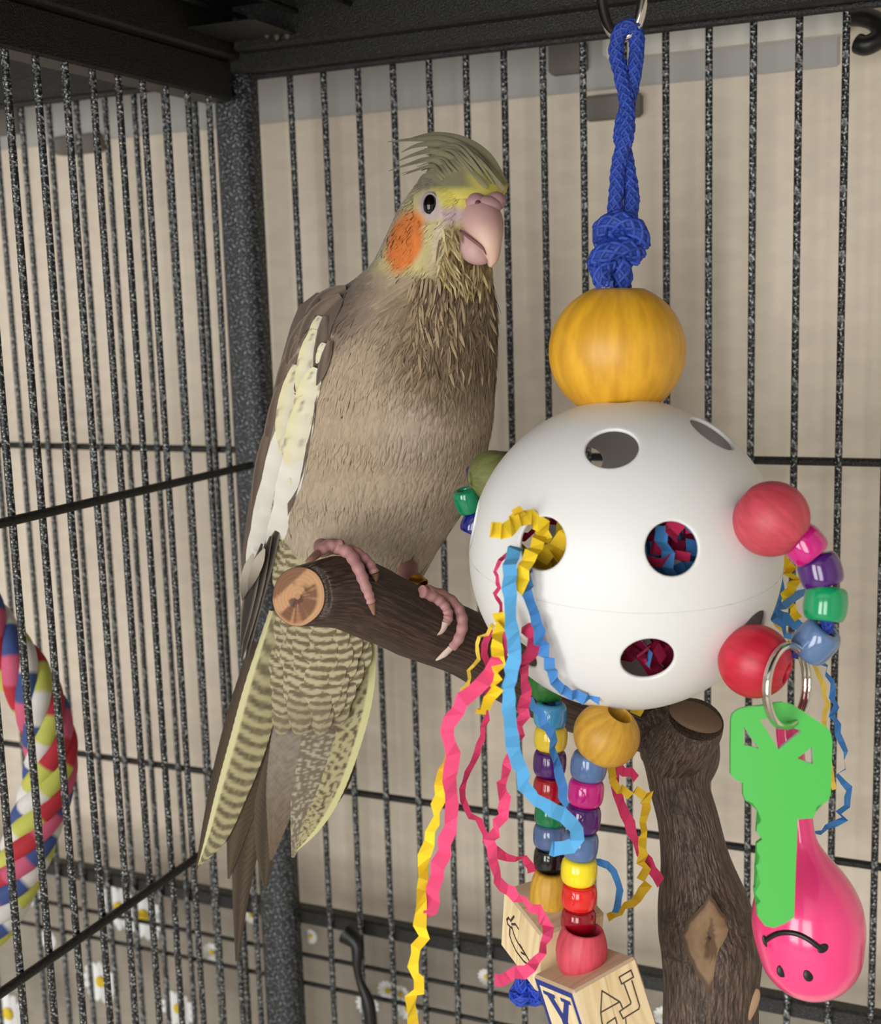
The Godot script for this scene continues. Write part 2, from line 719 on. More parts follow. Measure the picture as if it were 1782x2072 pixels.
	part(sk, "fabric", b, net)
	var daisies := [[205, 1985, 42], [362, 2040, 38], [242, 1836, 46], [292, 1852, 50], [18, 2050, 46], [66, 1806, 26], [430, 1925, 20], [745, 2030, 26], [786, 2003, 22], [826, 2040, 24], [985, 1975, 18], [1345, 2055, 22], [510, 1850, 18], [630, 1893, 16], [812, 2010, 20], [100, 1900, 20]]
	for q in daisies:
		b = MB.new()
		var d := EYE.distance_to(Vector3(-0.3, EYE.y - 0.3, -0.5))
		var ray := at(q[0], q[1], 1.0) - EYE
		var p := EYE + ray * (0.4955 / -ray.z)
		var rr: float = q[2] * p.distance_to(EYE) / 2700.0
		for s in 13:
			var a: float = TAU * s / 13.0 + q[0]
			var dir := Vector3(cos(a), sin(a), 0)
			var sid := Vector3(-sin(a), cos(a), 0)
			var f := b.v.size()
			for w in [[0.2, 0.07], [0.55, 0.17], [0.85, 0.17], [1.0, 0.05]]:
				b.vert(p + (dir * w[0] - sid * w[1]) * rr + Vector3(0, 0, 0.0012 * w[0]), lin(225, 226, 224))
				b.vert(p + (dir * w[0] + sid * w[1]) * rr + Vector3(0, 0, 0.0012 * w[0]), lin(225, 226, 224))
			for w in 3:
				b.quad(f + 2 * w, f + 2 * w + 2, f + 2 * w + 3, f + 2 * w + 1)
		ball_at(b, p + Vector3(0, 0, 0.001), rr * 0.27, rr * 0.27, 0.001, Basis.IDENTITY, lin(222, 190, 40), 12)
		part(sk, "daisy", b, M.tint)

	# outside the cage at the top right: a curled black hose end
	b = MB.new()
	sweep(b, catmull(pts([[1735, 88, 0.468], [1752, 92, 0.466], [1775, 80, 0.465], [1782, 62, 0.465], [1772, 44, 0.466], [1745, 34, 0.469], [1722, 33, 0.473]]), 8), flat_radius(0.0036, 49), 12)
	single("cable", b, M.black, at(1750, 62, 0.467), "curled black cable end behind the bars at the top right", "cable")
	for q in [[1150, 118, 78, 62, "upper grey block standing for a shadow on the wall behind the bars, left of the blue rope"], [1240, 216, 118, 48, "lower grey block standing for a shadow on the wall, partly hidden by the blue rope"], [160, 292, 112, 36, "small grey block standing for a shadow on the wall seen through the left side bars"], [15, 243, 66, 56, "grey block standing for a shadow on the wall at the far left edge under the top beam"]]:  # blurry shadow spots on the wall, put in as grey blocks
		var ray := at(q[0], q[1], 1.0) - EYE
		var p := EYE + ray * (0.529 / -ray.z)
		var h: Vector2 = Vector2(q[2], q[3]) * p.distance_to(EYE) / 2750.0 / 2.0
		b = MB.new()
		b.box(p - Vector3(h.x, h.y, 0.004), p + Vector3(h.x, h.y, 0.004), 0.0015)
		single("wall_shadow_patch", b, plain(112, 107, 101, 0.8), p, q[4], "bracket")


# ---------------------------------------------------------------- branch perch
var perch := PackedVector3Array()
var perch_r := PackedFloat32Array()


func branch() -> void:
	var g := thing("branch_perch", "dark brown natural branch perch with a pale sawn end, forked behind the white ball", "perch", at(1435, 2090, 0.40))
	perch = catmull(pts([[604, 1207, 0.378], [640, 1202, 0.381], [700, 1200, 0.387], [770, 1228, 0.394], [850, 1266, 0.402], [945, 1305, 0.411], [1050, 1372, 0.420], [1160, 1425, 0.424], [1260, 1452, 0.424], [1345, 1480, 0.420]]), 8)
	perch_r = spread([0.0088, 0.0099, 0.0112, 0.0112, 0.0108, 0.0106, 0.0100, 0.0092, 0.0088, 0.0092], perch.size())
	var b := MB.new()
	var rows := []
	var cols := []
	# the first rings lean over to the slanted saw cut
	var cut := (CB.z * 0.90 - CB.x * 0.40 + CB.y * 0.10).normalized()
	var cu := cut.cross(CB.y).normalized()
	var cv := cut.cross(cu)
	var side := Vector3.ZERO
	var end_ring := PackedVector3Array()
	for k in perch.size():
		var t := (perch[mini(k + 1, perch.size() - 1)] - perch[maxi(k - 1, 0)]).normalized()
		var lean := smoothstep(10.0, 0.0, float(k))
		t = t.lerp(-cut, lean).normalized()
		if side == Vector3.ZERO:
			side = CB.x
		side = (side - t * side.dot(t)).normalized()
		var up := t.cross(side)
		var ring := PackedVector3Array()
		for s in 48:
			var a := TAU * s / 48
			var d := side * cos(a) + up * sin(a)
			var r := perch_r[k] * (1.0 + 0.035 * nz.get_noise_3dv(d * 40.0 + perch[k] * 900.0) + 0.03 * nz.get_noise_3dv((perch[k] + d * 0.01) * 3000.0))
			ring.append(perch[k] + d * r)
		rows.append(ring)
		if k == 0:
			end_ring = ring
	b.grid(rows, [], true, 1.0, 1.4)
	b.outward(0)
	part(g, "side_branch", b, M.bark)
	b = MB.new()   # sawn face with rings and cracks
	var em := Vector3.ZERO
	for p in end_ring:
		em += p / end_ring.size()
	rows = []
	cols = []
	for r in 26:
		var f := r / 25.0
		var ring := PackedVector3Array()
		var cr := PackedColorArray()
		for s in 48:
			var a := TAU * s / 48
			ring.append(em.lerp(end_ring[s], maxf(f, 0.001)) + cut * 0.0004 * (1.0 - f * f) + cut * 0.0003)
			var off := CB.inverse() * (end_ring[s] - em).normalized() * f
			var across := off.x * 0.67 - off.y * 0.74
			var line := 0.5 + 0.5 * nz.get_noise_2d(s * 34.0, f * 14.0)
			var c := lin(192, 146, 106)
			c = c.lerp(lin(122, 82, 58), smoothstep(-0.42, -0.52, across) * 0.9)
			c = c.lerp(lin(118, 78, 54).lerp(lin(178, 128, 90), smoothstep(0.55, 0.75, line)), smoothstep(0.0, 0.1, across + 0.12 * nz.get_noise_2d(off.x * 80.0, off.y * 80.0)) * smoothstep(0.98, 0.84, f + 0.25 * off.x * float(off.x > 0)))
			c = c.lerp(lin(70, 44, 36), smoothstep(0.05, 0.3, nz.get_noise_2d(off.x * 55.0 + 7.0, off.y * 55.0)) * smoothstep(0.62, 0.3, f) * 0.8)
			c *= 0.94 + 0.08 * sin(f * 46.0)
			if f < 0.12:
				c = lin(178, 128, 92)
			if f > 0.97:
				c = lin(70, 45, 32)
			cr.append(c)
		rows.append(ring)
		cols.append(cr)
	b.grid(rows, cols, true)
	part(g, "sawn_end", b, M.tint)
	# trunk
	b = MB.new()
	var line := catmull(pts([[1342, 1450, 0.418], [1368, 1490, 0.413], [1376, 1530, 0.408], [1375, 1590, 0.404], [1392, 1660, 0.401], [1406, 1740, 0.400], [1420, 1820, 0.399], [1431, 1880, 0.398], [1439, 1920, 0.398], [1438, 2000, 0.399], [1437, 2080, 0.401], [1440, 2180, 0.404]]), 8)
	var rad := spread([0.0090, 0.0118, 0.0122, 0.0093, 0.0092, 0.0104, 0.0134, 0.0148, 0.0151, 0.0142, 0.0143, 0.0146], line.size())
	sweep(b, line, rad, 56, true, Color.WHITE, 0.0011, 1.6)
	part(g, "trunk", b, M.old_bark)
	b = MB.new()   # stub of a cut side shoot
	line = catmull(pts([[1360, 1540, 0.404], [1382, 1505, 0.398], [1400, 1475, 0.393], [1408, 1455, 0.390]]), 6)
	sweep(b, line, spread([0.0085, 0.0090, 0.0090, 0.0084], line.size()), 32, true, Color.WHITE, 0.0008, 0.4)
	part(g, "stub", b, M.old_bark)
	b = MB.new()
	var sn := (CB.z * 0.5 + CB.y * 0.82 + CB.x * 0.25).normalized()
	ball_at(b, at(1407, 1450, 0.3885), 0.0084, 0.0022, 0.0066, axis_basis(sn), Color.WHITE, 24)
	part(g, "stub_end", b, plain(104, 82, 62, 0.8))
	b = MB.new()
	ball_at(b, at(1418, 1457, 0.3862), 0.0013, 0.0007, 0.0009, axis_basis(sn), Color.WHITE, 14)
	part(g, "pith", b, plain(58, 44, 34, 0.8))
	b = MB.new()
	ball_at(b, at(1496, 2056, 0.3895), 0.0034, 0.0100, 0.0018, axis_basis(CB.y * 0.8 + CB.x * 0.55), Color.WHITE, 20)
	part(g, "bark_wound", b, plain(172, 140, 108, 0.8))
	# knot scar
	b = MB.new()
	rows = []
	cols = []
	for r in 12:
		var f := r / 11.0
		var ring := PackedVector3Array()
		var cr := PackedColorArray()
		for s in 28:
			var a := TAU * s / 28
			var dia := 1.0 / (absf(cos(a)) + absf(sin(a)) * (0.95 if sin(a) < 0 else 0.6) + 0.28)
			var q := Vector2(cos(a) * 74.0, sin(a) * 104.0) * dia * (1.0 + 0.12 * nz.get_noise_2d(s * 30.0, 9.0))
			var x := 1434.0 + q.x * f
			var y := 1894.0 + q.y * f
			var off: float = (x - 1434.0) / 99.0
			var dep := 0.398 - 0.0150 * sqrt(maxf(0.05, 1.0 - off * off)) + 0.0012 - 0.0014 * sin(f * PI) - 0.0006
			ring.append(at(x, y, dep))
			var c := lin(160, 134, 102).lerp(lin(132, 106, 78), 0.5 + 0.5 * nz.get_noise_2d(x * 3.0, y * 3.0))
			if q.y * f > -42.0 and q.y * f < 44.0 and absf(q.x * f - 4.0) < (q.y * f + 46.0) * 0.17:
				c = lin(104, 80, 56)
			if f > 0.88:
				c = lin(96, 76, 60)
			cr.append(c)
		rows.append(ring)
		cols.append(cr)
	b.grid(rows, cols, true)
	part(g, "knot_scar", b, M.tint)


func on_perch(x: float, y: float, lift: float) -> Vector3:   # a point on the near side of the side branch
	var best := 1e9
	var dep := 0.4
	for k in perch.size():
		var q := CB.inverse() * (perch[k] - EYE)
		var px := Vector2(MID.x + FOCAL * q.x / -q.z, MID.y - FOCAL * q.y / -q.z)
		var off := px.distance_to(Vector2(x, y)) / FOCAL * -q.z
		if off < best:
			best = off
			var r := perch_r[k] + lift
			dep = -q.z - sqrt(maxf(r * r - off * off, 0.0))
	return at(x, y, dep)


# ---------------------------------------------------------------- bird
# y, left x, right x, depth of the axis, half thickness (m)
var rows_of_body := [
	[346, 884, 960, 0.402, 0.002], [350, 868, 976, 0.402, 0.006], [358, 856, 992, 0.402, 0.0095], [372, 845, 1009, 0.402, 0.0125], [400, 824, 1017, 0.402, 0.015], [425, 807, 1008, 0.402, 0.0160], [450, 795, 996, 0.403, 0.0165],
	[480, 781, 984, 0.404, 0.0168], [510, 767, 978, 0.406, 0.0168], [535, 752, 984, 0.408, 0.0172], [556, 730, 992, 0.410, 0.0185], [578, 700, 995, 0.412, 0.020],
	[600, 664, 998, 0.414, 0.022], [640, 620, 1001, 0.416, 0.0250], [700, 594, 1002, 0.418, 0.028], [780, 574, 999, 0.421, 0.0305], [840, 560, 996, 0.424, 0.0310], [900, 546, 986, 0.427, 0.0310],
	[960, 536, 968, 0.431, 0.030], [1020, 540, 942, 0.434, 0.028], [1070, 548, 912, 0.438, 0.026], [1110, 556, 886, 0.440, 0.023], [1150, 570, 862, 0.442, 0.020], [1185, 600, 836, 0.444, 0.015], [1205, 650, 800, 0.445, 0.009], [1214, 700, 760, 0.446, 0.003]]


func body_row(y: float) -> Array:
	var t := rows_of_body
	var k := 0
	while k < t.size() - 2 and y > t[k + 1][0]:
		k += 1
	var p0: Array = t[maxi(k - 1, 0)]
	var p1: Array = t[k]
	var p2: Array = t[k + 1]
	var p3: Array = t[mini(k + 2, t.size() - 1)]
	var f := clampf((y - p1[0]) / (p2[0] - p1[0]), 0.0, 1.0)
	var o := [y]
	for q in range(1, 5):
		o.append(cubic_interpolate_in_time(p1[q], p2[q], p0[q], p3[q], f, p2[0] - p1[0], p0[0] - p1[0] if k > 0 else p1[0] - p2[0], p3[0] - p1[0] if k + 2 < t.size() else 2.0 * (p2[0] - p1[0])))
	return o


func body_pt(y: float, th: float) -> Vector3:
	var r := body_row(y)
	var cx: float = (r[1] + r[2]) / 2
	var w: float = (r[2] - r[1]) / 2
	var s := sin(th)
	return at(cx + w * cos(th), y, r[3] - (r[4] if s > 0 else r[4] * 0.8) * s)


func body_depth(x: float, y: float) -> float:
	var r := body_row(y)
	var u: float = clampf((x - (r[1] + r[2]) / 2) / ((r[2] - r[1]) / 2), -1.0, 1.0)
	return r[3] - r[4] * sqrt(maxf(1.0 - u * u, 0.0))


func blob(x: float, y: float, cx: float, cy: float, rx: float, ry: float, tilt := 0.0, soft := 0.35) -> float:
	var p := Vector2(x - cx, y - cy).rotated(-tilt)
	return smoothstep(1.0 + soft, 1.0 - soft, Vector2(p.x / rx, p.y / ry).length())


func plumage(x: float, y: float) -> Color:   # the bird's own colouring, by place on its body
	var c := lin(168, 149, 126)
	c = c.lerp(lin(134, 114, 88), blob(x, y, 925, 640, 125, 150, 0.15, 0.5) * 0.8)
	c = c.lerp(lin(112, 96, 84), blob(x, y, 680, 610, 90, 60, -0.5, 0.5))
	c = c.lerp(lin(172, 158, 138), smoothstep(900, 1100, y) * 0.7)
	c = c.lerp(lin(176, 162, 148), blob(x, y, 840, 850, 60, 70, 0.0, 0.8) * 0.5)
	if y > 1090:
		var bars := 0.5 + 0.5 * sin(y * 0.40 + 1.4 * sin(x * 0.07) + 0.6 * sin(x * 0.19))
		c = c.lerp(lin(196, 186, 150).lerp(lin(134, 120, 92), bars), smoothstep(1095, 1135, y) * smoothstep(700, 640, x))
	var head := smoothstep(575, 545, y + (870 - x) * 0.12)
	var h := lin(186, 172, 122)
	h = h.lerp(lin(128, 119, 98), smoothstep(400, 372, y - (x - 850) * 0.10))
	h = h.lerp(lin(138, 126, 108), smoothstep(28.0, 0.0, x - lerpf(828.0, 748.0, (y - 380.0) / 160.0)) * 0.9)
	h = h.lerp(lin(208, 194, 92), blob(x, y, 935, 404, 66, 26, 0.08, 0.4))
	h = h.lerp(lin(205, 192, 92), blob(x, y, 1000, 385, 40, 26, 0.4, 0.4))
	h = h.lerp(lin(174, 162, 160), blob(x, y, 870, 417, 22, 29, 0.0, 0.35))
	h = h.lerp(lin(180, 156, 158), blob(x, y, 916, 434, 36, 16, 0.15, 0.6))
	h = h.lerp(lin(198, 110, 46), blob(x, y, 823, 486, 34, 62, 0.28, 0.22))
	h = h.lerp(lin(206, 192, 168), blob(x, y, 888, 505, 14, 60, 0.15, 0.5) * 0.8)
	h = h.lerp(lin(160, 134, 84), blob(x, y, 945, 540, 60, 50, 0.0, 0.5))
	return c.lerp(h, head)


func feather(list: Array, half: Array, paint: Callable, rows_ := 40, cols_ := 8, belly := 0.12) -> MB:
	var p := catmull(pts(list), maxi(int(rows_ / float(list.size() - 1)), 2))
	var w := spread(half, p.size())
	var mb := MB.new()
	var rows := []
	var cols := []
	for k in p.size():
		var t := (p[mini(k + 1, p.size() - 1)] - p[maxi(k - 1, 0)]).normalized()
		var s := t.cross(CB.z).normalized()
		var d := (CB.inverse() * (p[k] - EYE)).z
		var hw := maxf(w[k], 0.4) / FOCAL * -d
		var row := PackedVector3Array()
		var cr := PackedColorArray()
		for q in cols_ + 1:
			var u := 2.0 * q / cols_ - 1.0
			var lip := hw * 0.012 * sin(k * 1.9 + u * 2.0) * absf(u)
			row.append(p[k] + s * (u * hw + lip * signf(u)) + CB.z * hw * belly * (1.0 - u * u))
			cr.append(paint.call(u, float(k) / (p.size() - 1)))
		rows.append(row)
		cols.append(cr)
	mb.grid(rows, cols)
	return mb


func tuft(mb: MB, p: Vector3, dir: Vector3, nrm: Vector3, length: float, width: float, lift: float, color: Color) -> void:
	var s := dir.cross(nrm).normalized() * width * 0.5
	var f := mb.v.size()
	for q in [[0.0, 0.55], [0.35, 1.0], [0.7, 0.75]]:
		var o: Vector3 = p + dir * length * q[0] + nrm * (lift * q[0] * (1.2 - 0.5 * q[0]))
		for e in [-1.0, 1.0]:
			mb.vert(o + s * q[1] * e, color)
			mb.n.append((nrm + s.normalized() * e * 0.35).normalized())
	mb.vert(p + dir * length + nrm * lift * 0.7, color)
	mb.n.append(nrm)
	mb.quad(f, f + 1, f + 3, f + 2)
	mb.quad(f + 2, f + 3, f + 5, f + 4)
	mb.tri(f + 4, f + 5, f + 6)


func bird() -> void:
	var g := thing("cockatiel", "grey-brown cockatiel with orange cheek, yellow face and raised crest, perched on the branch", "bird", at(760, 1190, 0.41))
	# body, neck and head in one surface
	var b := MB.new()
	var rows := []
	var cols := []
	for k in 231:
		var y := 346.0 + (1214.0 - 346.0) * k / 230.0
		var row := PackedVector3Array()
		var cr := PackedColorArray()
		var r := body_row(y)
		for s in 140:
			var th := TAU * s / 140
			var p := body_pt(y, th)
			var x: float = (r[1] + r[2]) / 2 + (r[2] - r[1]) / 2 * cos(th)
			var out := (p - at((r[1] + r[2]) / 2, y, r[3])).normalized()
			var streak := nz.get_noise_2d(x * 3.0, y * 0.5)
			row.append(p + out * (0.0006 * streak + 0.0009 * nz.get_noise_2d(x * 0.7, y * 0.35)))
			var c := plumage(x, y) * (1.0 + 0.14 * streak)
			c.a = 1.0
			cr.append(c if th < PI * 1.08 or th > PI * 1.92 else lin(120, 106, 92))
		rows.append(row)
		cols.append(cr)
	b.grid(rows, cols, true)
	var low: PackedVector3Array = rows[-1]
	b.fan(low, at(730, 1214, 0.446), lin(160, 146, 120))
	b.outward(0)
	part(g, "body", b, M.plume)

	# small body feathers, laid over the body
	b = MB.new()
	b.own_normals = true
	var r2 := RandomNumberGenerator.new()
	r2.seed = 42
	for k in 15000:
		var y := r2.randf_range(352, 1195)
		var th := r2.randf_range(-0.12, PI + 0.12)
		var r := body_row(y)
		var x: float = (r[1] + r[2]) / 2 + (r[2] - r[1]) / 2 * cos(th)
		if blob(x, y, 869, 416, 30, 34) > 0.3 or (x > 905 and x < 1030 and y > 392 and y < 520 and blob(x, y, 972, 462, 50, 72) > 0.2):
			continue
		var p := body_pt(y, th)
		var down := (body_pt(y + 4.0, th) - p).normalized()
		var across := (body_pt(y, th - 0.03) - p).normalized()
		var nrm := across.cross(down).normalized()
		if nrm.dot(p - at((r[1] + r[2]) / 2, y, r[3])) < 0:
			nrm = -nrm
		var dir := down
		var length := 0.0062
		var width := 0.0013
		var lift := 0.00022
		if y < 560:
			var back := smoothstep(480, 380, y)
			dir = (down * (1.0 - 0.55 * back) - across * (0.25 + 0.75 * back)).normalized()
			length = 0.0026
			width = 0.0005
			lift = 0.00015
		var messy := blob(x, y, 905, 660, 120, 120, 0.1, 0.5)
		dir = (dir + across * r2.randfn(0.0, 0.16 + 0.25 * messy) - across * 0.2 * messy).normalized()
		length *= r2.randf_range(0.7, 1.3) * (1.0 + 0.5 * messy)
		width *= r2.randf_range(0.6, 1.3) * (1.0 - 0.2 * messy)
		lift += messy * 0.0010 * r2.randf()
		var c := plumage(x, y) * r2.randf_range(0.88, 1.10) * (1.0 - 0.30 * messy * float(r2.randf() < 0.35))
		c.a = 1.0
		tuft(b, p + nrm * 0.0002, dir, nrm, length, width, lift, c)
	var tufts := part(g, "body_feathers", b, M.plume)
	tufts.set_meta("kind", "stuff")

	# ragged yellow chin feathers
	b = MB.new()
	b.own_normals = true
	for k in 190:
		var x := r2.randf_range(888, 995)
		var y := r2.randf_range(475, 575) if x > 925 else r2.randf_range(455, 560)
		if x > 935 and y < 530:
			y = r2.randf_range(533, 580)
		var d := body_depth(x, y) - 0.0012 - 0.0015 * r2.randf()
		var dir := (-CB.y + CB.x * r2.randfn(0.28 if x < 940 else -0.35, 0.3) + CB.z * 0.12).normalized()
		var nrm := (CB.z + CB.x * r2.randfn(0.0, 0.35)).normalized()
		var c: Color = [lin(180, 162, 114), lin(160, 139, 97), lin(128, 106, 75), lin(194, 180, 138)][r2.randi() % 4]
		tuft(b, at(x, y, d), dir, nrm, r2.randf_range(0.0035, 0.008), r2.randf_range(0.0005, 0.0010), 0.0008, c)
	for k in 420:   # damp, clinging wisps on the breast
		var x := r2.randf_range(830, 1000)
		var y := r2.randf_range(562, 745)
		var d := body_depth(x, y) - 0.0006 - 0.0009 * r2.randf()
		var dir := (-CB.y + CB.x * r2.randfn(-0.2, 0.28)).normalized()
		var nrm := (CB.z + CB.x * r2.randfn(0.0, 0.3)).normalized()
		var c: Color = [lin(146, 126, 98), lin(130, 110, 85), lin(92, 75, 56), lin(158, 138, 108), lin(108, 90, 68)][r2.randi() % 5]
		tuft(b, at(x, y, d), dir, nrm, r2.randf_range(0.004, 0.008), r2.randf_range(0.0005, 0.0012), 0.0006, c)
	tufts = part(g, "chin_feathers", b, M.plume)
	tufts.set_meta("kind", "stuff")

	# crest
	b = MB.new()
	rows = []
	cols = []
	var crest_rows := [[275, 866, 902], [281, 858, 928], [290, 862, 946], [304, 867, 966], [320, 868, 985], [340, 866, 1005], [358, 857, 1016], [374, 848, 1028], [390, 850, 1024], [402, 870, 1010]]
	for k in 46:
		var t := k / 45.0 * (crest_rows.size() - 1)
		var a := mini(int(t), crest_rows.size() - 2)
		var f := t - a
		var y := lerpf(crest_rows[a][0], crest_rows[a + 1][0], f)
		var l := lerpf(crest_rows[a][1], crest_rows[a + 1][1], f)
		var rr := lerpf(crest_rows[a][2], crest_rows[a + 1][2], f)
		var row := PackedVector3Array()
		var cr := PackedColorArray()
		var thick := 0.0135 * smoothstep(-0.02, 1.0, t / (crest_rows.size() - 1)) + 0.0012
		for s in 48:
			var th := TAU * s / 48
			var x := (l + rr) / 2 + (rr - l) / 2 * cos(th)
			row.append(at(x, y, 0.401 - thick * sin(th)))
			var yel := maxf(blob(x, y, 985, 372, 46, 26, 0.75, 0.5), smoothstep(374, 392, y + (x - 900) * 0.08) * smoothstep(872, 900, x))
			var c := lin(118, 112, 88).lerp(lin(140, 132, 100), 0.5 + 0.7 * nz.get_noise_2d(x * 0.6 + y * 0.6, y * 2.5 - x * 2.5)).lerp(lin(204, 190, 92), yel)
			cr.append(c)
		rows.append(row)
		cols.append(cr)
	b.grid(rows, cols, true)
	b.fan(rows[0], at(884, 274, 0.401), lin(120, 114, 88))
	b.outward(0)
	part(g, "crest", b, M.plume)
	var crest_lines := [
		[[[1026, 376, 0.398], [990, 318, 0.398], [940, 284, 0.399], [880, 271, 0.400], [822, 282, 0.401]], 9.0], [[[1010, 372, 0.395], [960, 312, 0.396], [900, 283, 0.398], [840, 282, 0.400], [784, 287, 0.402]], 9.0],
		[[[995, 374, 0.392], [945, 320, 0.394], [890, 292, 0.397], [845, 294, 0.399], [812, 308, 0.401]], 9.0], [[[975, 374, 0.390], [925, 328, 0.393], [878, 306, 0.396], [840, 312, 0.399], [800, 328, 0.402]], 8.0],
		[[[955, 374, 0.390], [905, 335, 0.393], [868, 322, 0.396], [828, 332, 0.399], [786, 346, 0.402]], 7.0], [[[930, 376, 0.391], [890, 345, 0.394], [866, 338, 0.397], [852, 346, 0.399]], 8.0],
		[[[985, 380, 0.388], [950, 350, 0.391], [910, 338, 0.394], [880, 345, 0.396]], 9.0], [[[1020, 384, 0.391], [985, 345, 0.392], [945, 318, 0.394], [905, 310, 0.396]], 9.0],
		[[[905, 378, 0.391], [878, 358, 0.394], [858, 356, 0.397], [846, 366, 0.399]], 8.0]]
	for k in 16:   # finer plumes between the long ones
		var f := k / 15.0
		var x0 := lerpf(1018, 900, f) + r2.randf_range(-5, 5)
		var y1 := lerpf(300, 345, f) + r2.randf_range(-12, 12)
		var x1 := lerpf(930, 870, f) + r2.randf_range(-8, 8)
		crest_lines.append([[[x0, lerpf(372, 368, f), 0.3905], [lerpf(x0, x1, 0.55), lerpf(372, y1, 0.75), 0.3915], [x1, y1 - 8, 0.3945], [x1 - 42 - r2.randf() * 26, y1 - 4 + 14 * f, 0.398]], r2.randf_range(2.5, 4.5)])
	for q in crest_lines:
		var paint := func(u, v):
			return lin(134, 127, 94).lerp(lin(98, 94, 76), clampf(v * 1.3 - 0.1 + 0.2 * absf(u), 0, 1))
		part(g, "crest_feather", feather(q[0], [q[1] * 0.4, q[1] * 0.8, q[1] * 0.8, q[1] * 0.45, 0.6], paint, 24, 4, 0.2), M.plume)

	# eye
	var n := (CB.z * 0.86 - CB.x * 0.42 + CB.y * 0.1).normalized()
	var ep := at(870, 416, body_depth(870, 416) + 0.0010)
	b = MB.new()
	ball_at(b, ep, 0.00215, 0.0034, 0.0024, CB, Color.WHITE, 32)
	part(g, "eye", b, M.eye)
	b = MB.new()
	var ring := PackedVector3Array()
	for k in 33:
		var a := TAU * k / 32
		ring.append(ep + CB.x * cos(a) * 0.0023 + CB.y * sin(a) * 0.0036 + CB.z * 0.0004)
	sweep(b, ring, flat_radius(0.0005, 33), 8, false, lin(150, 136, 140))
	part(g, "eye_ring", b, M.skin)

	# beak
	b = MB.new()
	var line := catmull(pts([[952, 424, 0.3955], [972, 444, 0.3900], [982, 470, 0.3868], [991, 498, 0.3855], [996, 522, 0.3858], [992, 540, 0.3865]]), 8)
	var rad := spread([0.0050, 0.0064, 0.0056, 0.0037, 0.0020, 0.0004], line.size())
	rows = []
	cols = []
	var from := 0
	sweep(b, line, rad, 32, true, lin(206, 170, 156))
	for k in b.v.size():
		var q := CB.inverse() * (b.v[k] - EYE)
		var y := MID.y - FOCAL * q.y / -q.z
		var c := lin(186, 146, 142).lerp(lin(214, 178, 160), smoothstep(430, 500, y))
		b.c[k] = c * (1.0 + 0.05 * nz.get_noise_3dv(b.v[k] * 4000.0))
	part(g, "upper_beak", b, M.skin)
	b = MB.new()
	line = catmull(pts([[944, 468, 0.3925], [950, 488, 0.3892], [962, 508, 0.3872], [976, 524, 0.3866], [984, 532, 0.3866]]), 6)
	sweep(b, line, spread([0.0030, 0.0042, 0.0042, 0.0026, 0.0006], line.size()), 24, true, lin(190, 152, 148))
	part(g, "lower_beak", b, M.skin)
	b = MB.new()
	sweep(b, catmull(pts([[931, 466, 0.3862], [946, 478, 0.3836], [962, 490, 0.3826], [976, 502, 0.3826], [983, 516, 0.3832]]), 6), spread([0.0003, 0.0005, 0.0005, 0.0004, 0.0001], 25), 8, true, lin(118, 78, 76))
	part(g, "mouth_line", b, M.skin)
	b = MB.new()
	ball_at(b, at(962, 412, 0.3885), 0.0036, 0.0032, 0.0034, CB, lin(164, 124, 126))
	ball_at(b, at(1004, 407, 0.3895), 0.0030, 0.0028, 0.0030, CB, lin(160, 120, 122))
	ball_at(b, at(984, 418, 0.3882), 0.0046, 0.0032, 0.0036, CB, lin(172, 134, 134))
	part(g, "cere", b, M.skin)
	b = MB.new()
	ball_at(b, at(967, 411, 0.38510), 0.0009, 0.0009, 0.0005, CB, lin(90, 45, 45))
	part(g, "nostril", b, M.skin)

	wing(g)
	tail(g)
	feet(g)


